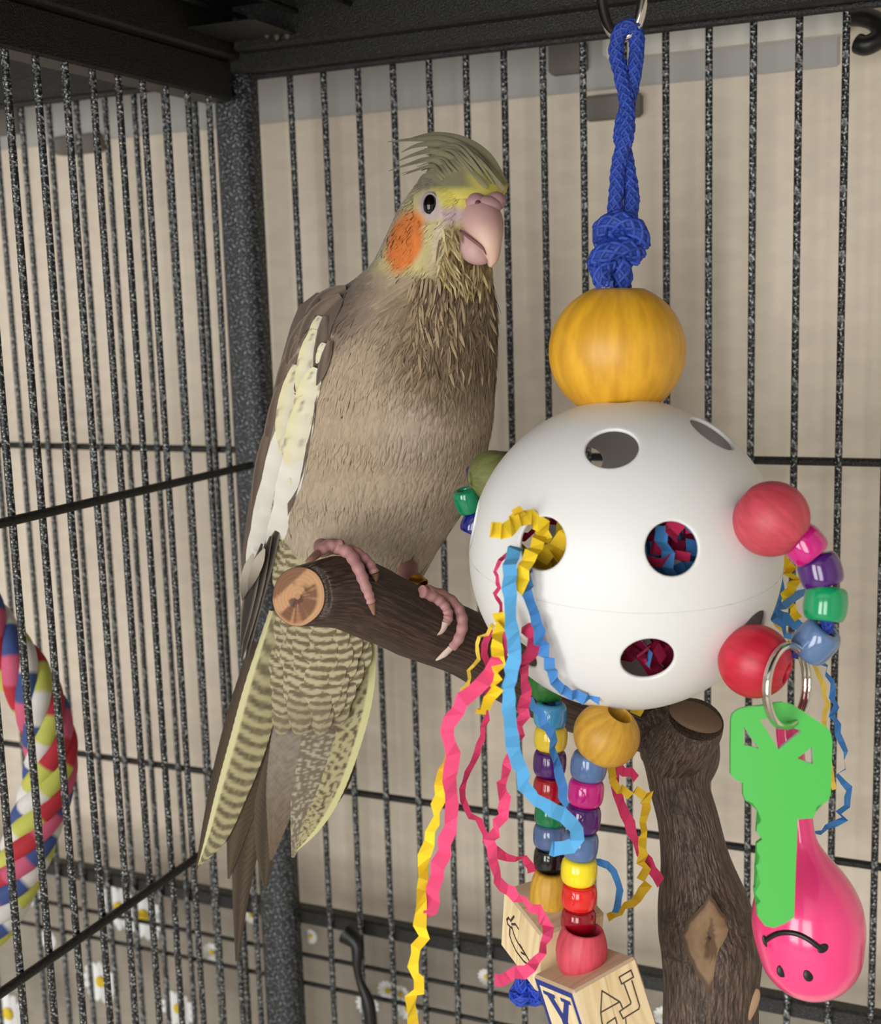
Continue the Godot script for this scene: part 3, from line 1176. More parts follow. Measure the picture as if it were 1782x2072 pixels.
func wing(g: Node3D) -> void:
	var dark := func(u, v):
		return lin(84, 70, 60).lerp(lin(116, 100, 87), 0.5 + 0.5 * sin(u * 3.0 + v * 5.0)).lerp(lin(132, 117, 103), smoothstep(0.7, 0.95, absf(u)) * 0.7)
	# folded wing shell under the feathers
	var b := MB.new()
	var edge := [[592, 640, 700], [620, 604, 690], [660, 588, 672], [720, 571, 655], [780, 556, 645], [840, 543, 635], [900, 528, 625], [960, 515, 612], [1020, 503, 592], [1070, 496, 572], [1120, 490, 555], [1180, 488, 535]]
	var rows := []
	var cols := []
	for q in edge:
		var row := PackedVector3Array()
		var cr := PackedColorArray()
		for k in 11:
			var f := k / 10.0
			var x := lerpf(q[1], q[2], f)
			var d := body_depth(x, minf(q[0], 1150)) - 0.0016 - 0.0012 * sin(f * PI) + (1.0 - f) * (1.0 - f) * 0.006
			row.append(at(x, q[0], d))
			cr.append(lin(98, 84, 74))
		rows.append(row)
		cols.append(cr)
	b.grid(rows, cols)
	part(g, "wing", b, M.plume)
	var lay := func(list: Array, lift: float) -> Array:
		var o := []
		for p in list:
			o.append([p[0], p[1], body_depth(maxf(p[0], 500), minf(p[1], 1140)) - 0.0028 - lift])
		return o
	for q in [[[[700, 584], [655, 606], [612, 648]], 16], [[[690, 600], [640, 640], [600, 700]], 18], [[[640, 628], [600, 690], [574, 760]], 16], [[[605, 680], [575, 760], [550, 850]], 15], [[[580, 750], [555, 840], [530, 930]], 14], [[[556, 840], [530, 930], [508, 1030]], 12], [[[660, 640], [652, 690], [634, 745]], 14], [[[668, 690], [654, 740], [640, 780]], 10]]:
		part(g, "wing_covert", feather(lay.call(q[0], 0.0), [q[1] * 0.5, q[1], q[1] * 0.85, 1.0], dark, 20, 6, 0.3), M.plume)
	var cream := func(u, v):
		return lin(224, 218, 194).lerp(lin(222, 212, 158), clampf(u * 0.8, 0, 1)).lerp(lin(120, 106, 94), smoothstep(0.32, 0.5, nz.get_noise_2d(u * 70.0 + 20.0, v * 130.0)) * 0.8) * (1.0 - 0.08 * absf(sin(v * 60.0 + absf(u) * 9.0)))
	var white := func(u, v):
		return lin(226, 221, 210).lerp(lin(150, 138, 126), smoothstep(0.80, 1.0, v) * 0.8) * (1.0 - 0.08 * absf(sin(v * 60.0 + absf(u) * 9.0)))
	for q in [[[[648, 640], [638, 668], [622, 700]], 12], [[[640, 668], [622, 730], [602, 810]], 20], [[[655, 694], [650, 712], [640, 735]], 9], [[[640, 745], [618, 810], [598, 880]], 22], [[[604, 740], [584, 830], [568, 920]], 24], [[[622, 800], [602, 890], [586, 980]], 26]]:
		part(g, "wing_covert", feather(lay.call(q[0], 0.0012), [q[1] * 0.55, q[1], q[1] * 0.9, 2.0], cream, 24, 6, 0.16), M.plume)
	for q in [[[[580, 850], [556, 960], [530, 1070]], 24], [[[606, 890], [584, 980], [560, 1080]], 25], [[[560, 930], [536, 1030], [512, 1130]], 22], [[[590, 960], [566, 1060], [540, 1130]], 22], [[[545, 1010], [520, 1090], [502, 1175]], 17]]:
		part(g, "wing_covert", feather(lay.call(q[0], 0.0006), [q[1] * 0.55, q[1], q[1] * 0.9, 2.0], white, 24, 6, 0.16), M.plume)
	for k in 14:
		var y := 604.0 + 16.0 * k
		var x := lerpf(652.0, 520.0, pow(clampf((y - 600.0) / 420.0, 0.0, 1.0), 1.05)) - 6.0 + 16.0 * sin(k * 2.3)
		part(g, "wing_covert", feather(lay.call([[x, y], [x - 12, y + 26], [x - 24, y + 54]], 0.0002 if x < 590 else 0.0), [4, 9, 7, 1], dark, 14, 4, 0.3), M.plume)
	var quill := func(u, v):
		return lin(52, 46, 40).lerp(lin(150, 140, 122), smoothstep(0.62, 0.95, absf(u)) * 0.75)
	var pale := func(u, v):
		return lin(176, 166, 150).lerp(lin(90, 80, 70), smoothstep(0.3, 1.0, v))
	for q in [[[[566, 1062, 0.4235], [545, 1120, 0.4270], [522, 1210, 0.4300], [496, 1345, 0.4330]], 13, quill], [[[548, 1085, 0.4230], [526, 1160, 0.4270], [508, 1240, 0.4295], [488, 1340, 0.4320]], 13, quill], [[[530, 1100, 0.4220], [512, 1170, 0.4260], [498, 1240, 0.4290], [487, 1310, 0.4310]], 12, quill], [[[512, 1120, 0.4230], [500, 1165, 0.4250], [490, 1215, 0.4270]], 11, pale], [[[535, 1110, 0.4200], [518, 1150, 0.4230], [502, 1195, 0.4250]], 10, pale]]:
		part(g, "primary_feather", feather(q[0], [q[1] * 0.2, q[1], q[1] * 0.9, 1.0], q[2], 30, 8, 0.12), M.plume)


func tail(g: Node3D) -> void:
	var edge_left := func(u, v):
		var bars := smoothstep(-0.5, 0.5, sin(v * 128.0 + 3.2 * u * u + 1.6 * u + 0.9 * nz.get_noise_2d(u * 60.0, v * 500.0))) * (0.75 + 0.25 * nz.get_noise_2d(u * 200.0, v * 900.0))
		var c := lin(170, 161, 122).lerp(lin(74, 63, 44), bars)
		return c.lerp(lin(212, 205, 158), smoothstep(0.56, 0.66, u))
	var edge_right := func(u, v):
		var bars := smoothstep(0.0, 0.3, nz.get_noise_2d(u * 110.0, v * 1700.0) + 0.16 * sin(v * 150.0 + u * 4.0))
		var c := lin(168, 160, 122).lerp(lin(92, 80, 58), bars)
		return c.lerp(lin(204, 199, 146), smoothstep(-0.48, -0.58, u))
	var dark := func(u, v):
		return lin(96, 80, 62).lerp(lin(60, 48, 37), clampf(0.5 + v * 0.4 + 0.3 * sin(u * 5.0) + 0.2 * sin(v * 160.0 + absf(u) * 14.0), 0, 1))
	var darker := func(u, v):
		return lin(64, 52, 39).lerp(lin(88, 73, 56), clampf(0.5 + 0.4 * sin(u * 4.0 + 1.0) + 0.2 * sin(v * 150.0 + absf(u) * 14.0), 0, 1))
	var grey := func(u, v):
		return lin(134, 124, 110).lerp(lin(100, 84, 67), smoothstep(0.4, 1.0, v)) * (1.0 + 0.10 * sin(v * 170.0 + absf(u) * 16.0) + 0.25 * nz.get_noise_2d(u * 120.0, v * 900.0))
	var mottled := func(u, v):
		var s := smoothstep(0.05, 0.28, nz.get_noise_2d(u * 150.0 + 300.0, v * 1700.0))
		return lin(112, 100, 84).lerp(lin(170, 162, 138), s)
	var list := [
		[[[520, 1300, 0.4385], [478, 1450, 0.4395], [440, 1600, 0.4400], [397, 1760, 0.4410]], [14, 20, 18, 2], darker],
		[[[715, 1480, 0.4395], [690, 1580, 0.4395], [635, 1685, 0.4395]], [14, 18, 3], darker],
		[[[572, 1400, 0.4385], [532, 1560, 0.4390], [503, 1690, 0.4395], [488, 1800, 0.4400], [479, 1945, 0.4410]], [26, 34, 28, 18, 3], dark],
		[[[548, 1380, 0.4375], [514, 1540, 0.4380], [484, 1660, 0.4385], [462, 1778, 0.4390]], [24, 32, 24, 2], darker],
		[[[580, 1450, 0.4376], [552, 1600, 0.4380], [538, 1710, 0.4385], [536, 1800, 0.4390]], [30, 34, 22, 2], dark],
		[[[606, 1360, 0.4368], [592, 1480, 0.4370], [572, 1600, 0.4374], [548, 1740, 0.4380]], [40, 42, 34, 3], grey],
		[[[660, 1350, 0.4362], [648, 1480, 0.4366], [622, 1610, 0.4370], [592, 1735, 0.4374]], [34, 42, 34, 3], mottled],
		[[[738, 1262, 0.4345], [729, 1390, 0.4350], [703, 1500, 0.4356], [668, 1600, 0.4362], [632, 1668, 0.4366], [598, 1722, 0.4370]], [22, 28, 28, 25, 19, 2], edge_right],
		[[[566, 1240, 0.4350], [531, 1390, 0.4356], [503, 1500, 0.4362], [470, 1600, 0.4366], [438, 1690, 0.4372], [402, 1752, 0.4380]], [22, 36, 38, 32, 22, 2], edge_left],
	]
	for q in list:
		part(g, "tail_feather", feather(q[0], q[1], q[2], 110, 14, 0.10), M.plume)
	# barred coverts under the tail: small feathers, each upper row over the next
	var span := [[1085, 556, 640], [1150, 562, 690], [1220, 568, 738], [1290, 570, 742], [1350, 562, 734], [1410, 562, 706], [1450, 572, 676]]
	var r3 := RandomNumberGenerator.new()
	r3.seed = 77
	for k in 21:
		var y := 1440.0 - k * 17.5
		var j := 0
		while j < span.size() - 2 and y > span[j + 1][0]:
			j += 1
		var f: float = (y - span[j][0]) / (span[j + 1][0] - span[j][0])
		var l := lerpf(span[j][1], span[j + 1][1], f)
		var rr := lerpf(span[j][2], span[j + 1][2], f)
		var many := maxi(2, int((rr - l) / 36.0))
		for q in many:
			var u := (q + 0.5 + r3.randf_range(-0.2, 0.2) + (0.25 if k % 2 else -0.25)) / many
			var x := lerpf(l + 8, rr - 8, clampf(u, 0.0, 1.0))
			var d := 0.4345 - 0.0055 * sqrt(maxf(0.0, 1.0 - pow(2.0 * u - 1.0, 2.0))) - 0.00012 * k
			var tipx := x + (x - 650.0) * 0.10 + r3.randf_range(-4, 4) - 6.0
			var off := r3.randf_range(-0.5, 0.5)
			var fade := smoothstep(4.0, 0.0, float(k)) * 0.5
			var paint := func(uu, v):
				var bars := smoothstep(-0.5, 0.5, sin(v * 30.0 + off + 2.2 * uu * uu + 1.5 * nz.get_noise_2d(uu * 70.0 + x, v * 300.0 + y)))
				return lin(184, 174, 140).lerp(lin(112, 98, 72), bars).lerp(lin(124, 112, 92), fade) * (1.0 + 0.12 * nz.get_noise_2d(uu * 300.0, v * 200.0 + y))
			part(g, "undertail_covert", feather([[x, y - 34, d + 0.0008], [lerpf(x, tipx, 0.5), y + 4, d - 0.0004], [tipx, y + 46, d + 0.0003]], [12, 24, 23, 8], paint, 36, 8, 0.10), M.plume)


func feet(g: Node3D) -> void:
	var pink := lin(176, 128, 126)
	var shade := lin(150, 106, 104)
	var scaly := func(n: int, r0: float, r1: float) -> PackedFloat32Array:
		var o := PackedFloat32Array()
		for k in n:
			var f := float(k) / (n - 1)
			o.append(lerpf(r0, r1, f) * (1.0 + 0.09 * sin(k * 1.25)) * (1.0 if f < 0.94 else 0.8))
		return o
	var b := MB.new()
	sweep(b, catmull(PackedVector3Array([at(655, 1098, 0.424), at(652, 1112, 0.410), on_perch(668, 1106, 0.0012) + CB.z * -0.004, on_perch(692, 1108, 0.001)]), 6), spread([0.0034, 0.0026, 0.0024, 0.0022], 19), 14, true, shade)
	part(g, "leg", b, M.skin)
	b = MB.new()
	sweep(b, catmull(PackedVector3Array([at(824, 1150, 0.428), at(832, 1178, 0.418), at(846, 1194, 0.4085), at(870, 1203, 0.4035)]), 6), spread([0.0036, 0.0026, 0.0022, 0.0022], 19), 14, true, shade)
	part(g, "leg", b, M.skin)
	var toes := [
		[[[682, 1108], [706, 1120], [724, 1148], [737, 1180], [746, 1206], [750, 1222]], 0.0020, 0.0015, [[750, 1220], [753, 1232], [757, 1244]], lin(150, 112, 92)],
		[[[706, 1112], [728, 1124], [748, 1142], [758, 1162]], 0.0019, 0.0014, [[758, 1160], [760, 1168], [761, 1177]], lin(96, 70, 44)],
		[[[690, 1104], [664, 1106], [640, 1122]], 0.0020, 0.0013, [[641, 1121], [630, 1130], [618, 1137]], lin(150, 110, 96)],
		[[[852, 1196], [878, 1208], [898, 1226], [906, 1246], [900, 1262]], 0.0019, 0.0016, [[900, 1260], [893, 1276], [879, 1287]], lin(196, 172, 160)],
		[[[862, 1196], [900, 1208], [926, 1232], [935, 1262], [926, 1294], [908, 1312]], 0.0020, 0.0017, [[910, 1310], [898, 1324], [882, 1336]], lin(204, 180, 168)]]
	for q in toes:
		var p := PackedVector3Array()
		for w in q[0]:
			p.append(on_perch(w[0], w[1], 0.0014))
		p = catmull(p, 8)
		b = MB.new()
		sweep(b, p, scaly.call(p.size(), q[1], q[2]), 14, true, pink)
		for k in b.c.size():
			b.c[k] = pink * (1.0 + 0.22 * nz.get_noise_3dv(b.v[k] * 5000.0))
		var toe := part(g, "toe", b, M.skin)
		p = PackedVector3Array()
		for w in q[3]:
			p.append(on_perch(w[0], w[1], 0.0018))
		b = MB.new()
		sweep(b, catmull(p, 5), spread([0.0013, 0.0010, 0.0003], 11), 10, true, q[4])
		part(toe, "claw", b, M.skin)
	b = MB.new()
	var prof := PackedVector2Array([Vector2(0.0031, -0.0017), Vector2(0.0037, -0.0017), Vector2(0.0037, 0.0017), Vector2(0.0031, 0.0017)])
	lathe(b, Transform3D(axis_basis(CB.x * -0.72 + CB.y * 0.55 - CB.z * 0.42), at(842, 1185, 0.4070)), prof, 28, true)
	part(g, "leg_band", b, M.gold).set_meta("label", "gold leg band")


# ---------------------------------------------------------------- hanging toy
func wood_profile(hole: float, squash := 1.0, trunc := 0.93) -> PackedVector2Array:
	var p := PackedVector2Array()
	for k in 27:
		var a := lerpf(-1.0, 1.0, k / 26.0) * asin(trunc)
		p.append(Vector2(maxf(cos(a), hole + 0.05), sin(a) * squash))
	p.append(Vector2(hole + 0.02, trunc * squash * 0.995))
	p.append(Vector2(hole, trunc * squash * 0.93))
	p.append(Vector2(hole, -trunc * squash * 0.93))
	p.append(Vector2(hole + 0.02, -trunc * squash * 0.995))
	return p


func wooden_bead(x: float, y: float, d: float, r: float, up: Vector3, m: Material, label: String, group: String, squash := 1.0, hole := 0.25, called := "wooden_bead") -> void:
	var rr := r / FOCAL * d
	var b := MB.new()
	lathe(b, Transform3D(axis_basis(up).scaled_local(Vector3.ONE * rr), at(x, y, d)), wood_profile(hole, squash), 56, true)
	single(called, b, m, at(x, y, d), label, "bead", group)


func pony_profile(tall: float) -> PackedVector2Array:
	var p := PackedVector2Array()
	for k in 17:
		var a := PI * (k / 16.0 - 0.5)
		p.append(Vector2(0.58 + 0.42 * pow(cos(a), 0.62), tall * signf(sin(a)) * pow(absf(sin(a)), 0.82)))
	p.append(Vector2(0.46, tall * 0.93))
	p.append(Vector2(0.42, tall * 0.75))
	p.append(Vector2(0.42, -tall * 0.75))
	p.append(Vector2(0.46, -tall * 0.93))
	return p


func pony(x: float, y: float, d: float, wide: float, tall: float, up: Vector3, m: Material, label: String, group: String) -> void:
	var rr := wide * 0.5 / FOCAL * d
	var b := MB.new()
	lathe(b, Transform3D(axis_basis(up).scaled_local(Vector3.ONE * rr), at(x, y, d)), pony_profile(tall / wide), 44, true)
	single("pony_bead", b, m, at(x, y, d), label, "bead", group)


func perforated_ball(g: Node3D, center: Vector3, radius: float, thick: float, holes: Array) -> void:
	# a fine triangulated sphere; points near a hole's edge move onto it, triangles inside go, and the rim is rounded
	var v := PackedVector3Array()
	var t := (1.0 + sqrt(5.0)) / 2.0
	for q in [[-1, t, 0], [1, t, 0], [-1, -t, 0], [1, -t, 0], [0, -1, t], [0, 1, t], [0, -1, -t], [0, 1, -t], [t, 0, -1], [t, 0, 1], [-t, 0, -1], [-t, 0, 1]]:
		v.append(Vector3(q[0], q[1], q[2]).normalized())
	var f := PackedInt32Array([0, 11, 5, 0, 5, 1, 0, 1, 7, 0, 7, 10, 0, 10, 11, 1, 5, 9, 5, 11, 4, 11, 10, 2, 10, 7, 6, 7, 1, 8, 3, 9, 4, 3, 4, 2, 3, 2, 6, 3, 6, 8, 3, 8, 9, 4, 9, 5, 2, 4, 11, 6, 2, 10, 8, 6, 7, 9, 8, 1])
	for level in 6:
		var mid := {}
		var g2 := PackedInt32Array()
		for k in range(0, f.size(), 3):
			var m := [0, 0, 0]
			for e in 3:
				var a := f[k + e]
				var b := f[k + (e + 1) % 3]
				var key := mini(a, b) * 1000000 + maxi(a, b)
				if not mid.has(key):
					v.append((v[a] + v[b]).normalized())
					mid[key] = v.size() - 1
				m[e] = mid[key]
			g2.append_array(PackedInt32Array([f[k], m[0], m[2], f[k + 1], m[1], m[0], f[k + 2], m[2], m[1], m[0], m[1], m[2]]))
		f = g2
	var inside := PackedByteArray()
	inside.resize(v.size())
	var rim_of := PackedInt32Array()
	rim_of.resize(v.size())
	rim_of.fill(-1)
	for h in holes.size():
		var c: Vector3 = holes[h][0].normalized()
		var ang: float = holes[h][1]
		var far := cos(ang + 0.03)
		for k in v.size():
			var dt := v[k].dot(c)
			if dt < far:
				continue
			var a := acos(clampf(dt, -1, 1))
			if absf(a - ang) < 0.0108:
				var side := (v[k] - c * dt).normalized()
				v[k] = c * cos(ang) + side * sin(ang)
				rim_of[k] = h
			elif a < ang:
				inside[k] = 1
	var mb := MB.new()
	for p in v:
		mb.vert(center + p * radius)
	for p in v:
		mb.vert(center + p * (radius - thick))
	var nv := v.size()
	var edges := {}
	for k in range(0, f.size(), 3):
		var a := f[k]
		var b := f[k + 1]
		var d := f[k + 2]
		if inside[a] or inside[b] or inside[d]:
			continue
		if rim_of[a] >= 0 and rim_of[b] >= 0 and rim_of[d] >= 0:
			var c: Vector3 = holes[rim_of[a]][0].normalized()
			if (v[a] + v[b] + v[d]).normalized().dot(c) > cos(holes[rim_of[a]][1]) - 0.00001:
				continue
		mb.tri(a, b, d)
		mb.tri(a + nv, d + nv, b + nv)
		for e in [[a, b], [b, d], [d, a]]:
			var back: int = e[1] * 1000000 + e[0]
			if edges.has(back):
				edges.erase(back)
			else:
				edges[e[0] * 1000000 + e[1]] = true
	var lip := {}
	for key in edges:
		var a: int = key / 1000000
		var b: int = key % 1000000
		for w in [a, b]:
			if not lip.has(w) and rim_of[w] >= 0:
				var c: Vector3 = holes[rim_of[w]][0].normalized()
				var inw := (c - v[w] * v[w].dot(c)).normalized() * thick * 0.32
				lip[w] = [mb.vert(center + v[w] * (radius - thick * 0.22) + inw), mb.vert(center + v[w] * (radius - thick * 0.78) + inw)]
		if lip.has(a) and lip.has(b):
			var la: Array = lip[a]
			var lb: Array = lip[b]
			mb.quad(b, a, la[0], lb[0])
			mb.quad(lb[0], la[0], la[1], lb[1])
			mb.quad(lb[1], la[1], a + nv, b + nv)
	var m := plain(228, 228, 226, 0.42)
	part(g, "shell", mb, m)


func toy() -> void:
	var D := 0.365
	# steel link hung from the roof
	var b := MB.new()
	var loop := PackedVector3Array()
	for k in 61:
		var a := TAU * k / 60.0
		var yy := -70.0 + (145.0 if sin(a) > 0 else 135.0) * sin(a)
		loop.append(at(1259 + 46.0 * signf(cos(a)) * pow(absf(cos(a)), 0.75), yy, D - 0.0045 * cos(a)))
	sweep(b, loop, flat_radius(0.00150, 61), 14, false)
	single("steel_link", b, M.steel, at(1259, -70, D), "silver steel wire link holding the blue rope under the cage roof", "link")
	# blue rope with its knot
	var blue := lin(36, 66, 156)
	var g := thing("toy_rope", "braided blue rope doubled through the steel link and knotted above the big yellow bead", "rope", at(1252, 580, D))
	b = MB.new()
	cord(b, catmull(pts([[1240, 452, D], [1246, 400, D - 0.001], [1252, 330, D - 0.001], [1268, 270, D - 0.002], [1268, 210, D - 0.001], [1256, 150, D], [1246, 100, D], [1256, 64, D - 0.002], [1274, 52, D - 0.003], [1288, 74, D - 0.001], [1284, 140, D], [1270, 210, D + 0.0015], [1256, 270, D + 0.001], [1268, 330, D + 0.001], [1278, 400, D], [1272, 452, D]]), 9), 0.0021, blue)
	part(g, "doubled_cord", b, M.cord)
	b = MB.new()
	var tre := PackedVector3Array()
	for k in 97:
		var a := TAU * k / 96.0 + 0.4
		var q := Vector3(sin(a) + 2.0 * sin(2.0 * a), cos(a) - 2.0 * cos(2.0 * a), -1.3 * sin(3.0 * a))
		tre.append(at(1254 + q.x * 12.5, 490 - q.y * 13.0, D - 0.001 + q.z * 0.0022))
	cord(b, tre, 0.0030, blue)
	cord(b, catmull(pts([[1216, 470, D - 0.003], [1232, 452, D - 0.0055], [1262, 448, D - 0.0065], [1290, 470, D - 0.0055], [1294, 500, D - 0.003]]), 8), 0.0028, blue)
	cord(b, catmull(pts([[1290, 520, D - 0.003], [1262, 500, D - 0.0065], [1226, 512, D - 0.006], [1208, 530, D - 0.003], [1216, 552, D - 0.004]]), 8), 0.0028, blue)
	cord(b, catmull(pts([[1252, 515, D - 0.003], [1258, 550, D - 0.002], [1252, 600, D]]), 8), 0.0030, blue)
	part(g, "knot", b, M.cord)
	b = MB.new()
	cord(b, catmull(pts([[1232, 530, D - 0.004], [1216, 556, D - 0.005], [1224, 578, D - 0.004]]), 8), 0.0025, blue)
	for k in 26:
		tuft_free(b, at(1224 + rng.randf_range(-14, 16), 560 + rng.randf_range(0, 18), D - 0.006), -CB.y + CB.x * rng.randfn(-0.3, 0.6) + CB.z * rng.randf_range(-0.2, 0.4), 0.004, 0.0004, lin(60, 84, 170) if k % 4 else lin(190, 196, 210))
	part(g, "frayed_end", b, M.cord)

	wooden_bead(1248, 711, D, 138, CB.y + CB.z * 0.14, wood(232, 174, 46, 0.42), "large yellow wooden ball bead directly above the white ball", "", 0.975, 0.2)
	# perforated ball
	var c := at(1262, 1121, D)
	var R := 313.0 / FOCAL * D
	g = thing("perforated_ball", "white plastic ball with round holes, stuffed with coloured shredded paper", "ball", c)
	var holes := []
	for h in [[-0.176, 0.655, 0.73], [0.137, 0.064, 0.988], [0.026, -0.597, 0.80], [0.49, 0.765, 0.42], [0.70, -0.47, 0.54], [-0.597, 0.09, 0.797], [-0.72, -0.575, 0.39], [-0.985, 0.19, 0.02], [0.87, 0.24, 0.43]]:
		holes.append([CB * Vector3(h[0], h[1], h[2]), 0.168])
	for h in [[-0.2, 0.62, -0.76], [0.10, 0.05, -0.99], [0.0, -0.62, -0.79], [0.55, 0.6, -0.58], [0.70, -0.5, -0.5], [-0.65, 0.1, -0.75], [0.8, 0.05, -0.6], [-0.6, -0.6, -0.53]]:
		holes.append([CB * Vector3(h[0], h[1], h[2]), 0.168])
	holes.append([CB * Vector3(-0.05, 0.97, 0.2), 0.1])
	holes.append([CB * Vector3(-0.09, -0.98, 0.1), 0.12])
	perforated_ball(g, c, R, 0.0011, holes)
	b = MB.new()   # moulding seam
	var seam := PackedVector3Array()
	var sn := CB * Vector3(0.0, 0.951, 0.309)
	var su := sn.cross(CB.x).normalized()
	for k in 181:
		var a := TAU * k / 180.0
		seam.append(c + (CB.x * cos(a) + su * sin(a)) * (R - 0.00002))
	sweep(b, seam, flat_radius(0.00008, 181), 6, false, lin(206, 205, 200))
	for k in b.c.size():
		if nz.get_noise_3dv(b.v[k] * 3500.0) > 0.35:
			b.c[k] = lin(120, 116, 110)
	part(g, "seam", b, M.tint)

	# paper inside the ball
	var shades := {"blue": lin(70, 140, 205), "pink": lin(205, 40, 90), "yellow": lin(240, 200, 40)}
	for nm in shades:
		b = MB.new()
		for k in {"blue": 26, "pink": 70, "yellow": 16}[nm]:
			var dir := Vector3(rng.randfn(), rng.randfn(), rng.randfn() + 0.9).normalized()
			if nm == "blue":
				dir = (dir + (Vector3(0.1, 0.15, 0.5) if k % 2 else Vector3(1.4, -0.9, 1.0))).normalized()
			if nm == "pink":
				dir = (dir + Vector3(0.25, -0.55, 0.2)).normalized()
			if nm == "yellow":
				dir = (dir + Vector3(-0.9, 0.0, 0.3)).normalized()
			if dir.y > 0.35:
				dir.y *= -0.5
				dir = dir.normalized()
			var p := dir * R * rng.randf_range(0.5, 0.86)
			var e := Vector3(rng.randfn(), rng.randfn(), rng.randfn()).normalized() * 0.011
			var q0 := p + e
			var q1 := p - e
			for w in [0, 1, 2]:
				var qq: Vector3 = [q0, p, q1][w]
				if qq.length() > R * 0.9:
					qq = qq.normalized() * R * 0.9
				if w == 0: q0 = qq
				elif w == 1: p = qq
				else: q1 = qq
			strip_between(b, [c + CB * q0, c + CB * p, c + CB * q1], 0.0045, 0.0009, 0.0032, int(rng.randi() % 100000), shades[nm])
		var o := single("shredded_paper", b, M.paper, c, "crinkled %s paper shreds stuffed inside the white ball" % nm, "paper", "paper filling of the ball")
		o.set_meta("kind", "stuff")
	streamers(D)
	right_loop()
	strands()


func strip_between(mb: MB, p: Array, width: float, amp: float, step: float, seed_: int, color: Color) -> void:
	var r := RandomNumberGenerator.new()
	r.seed = seed_
	var curve := catmull(PackedVector3Array(p), 10)
	var walk := PackedVector3Array([curve[0]])
	for q in curve:
		if q.distance_to(walk[walk.size() - 1]) >= step:
			walk.append(q)
	var w := (walk[walk.size() - 1] - walk[0]).cross(Vector3(r.randfn(), r.randfn(), r.randfn())).normalized()
	for k in walk.size() - 1:
		var up := (walk[k + 1] - walk[k]).cross(w).normalized()
		var a := walk[k] + up * amp * (1.0 if k % 2 else -1.0)
		var e := walk[k + 1] + up * amp * (-1.0 if k % 2 else 1.0)
		var tone := color * r.randf_range(0.9, 1.05)
		tone.a = 1.0
		mb.flat_tri(a - w * width / 2, a + w * width / 2, e + w * width / 2, tone)
		mb.flat_tri(a - w * width / 2, e + w * width / 2, e - w * width / 2, tone)


func tuft_free(mb: MB, p: Vector3, dir: Vector3, length: float, width: float, color: Color) -> void:
	var d := dir.normalized()
	var s := d.cross(CB.z).normalized() * width
	mb.flat_tri(p - s, p + s, p + d * length, color)


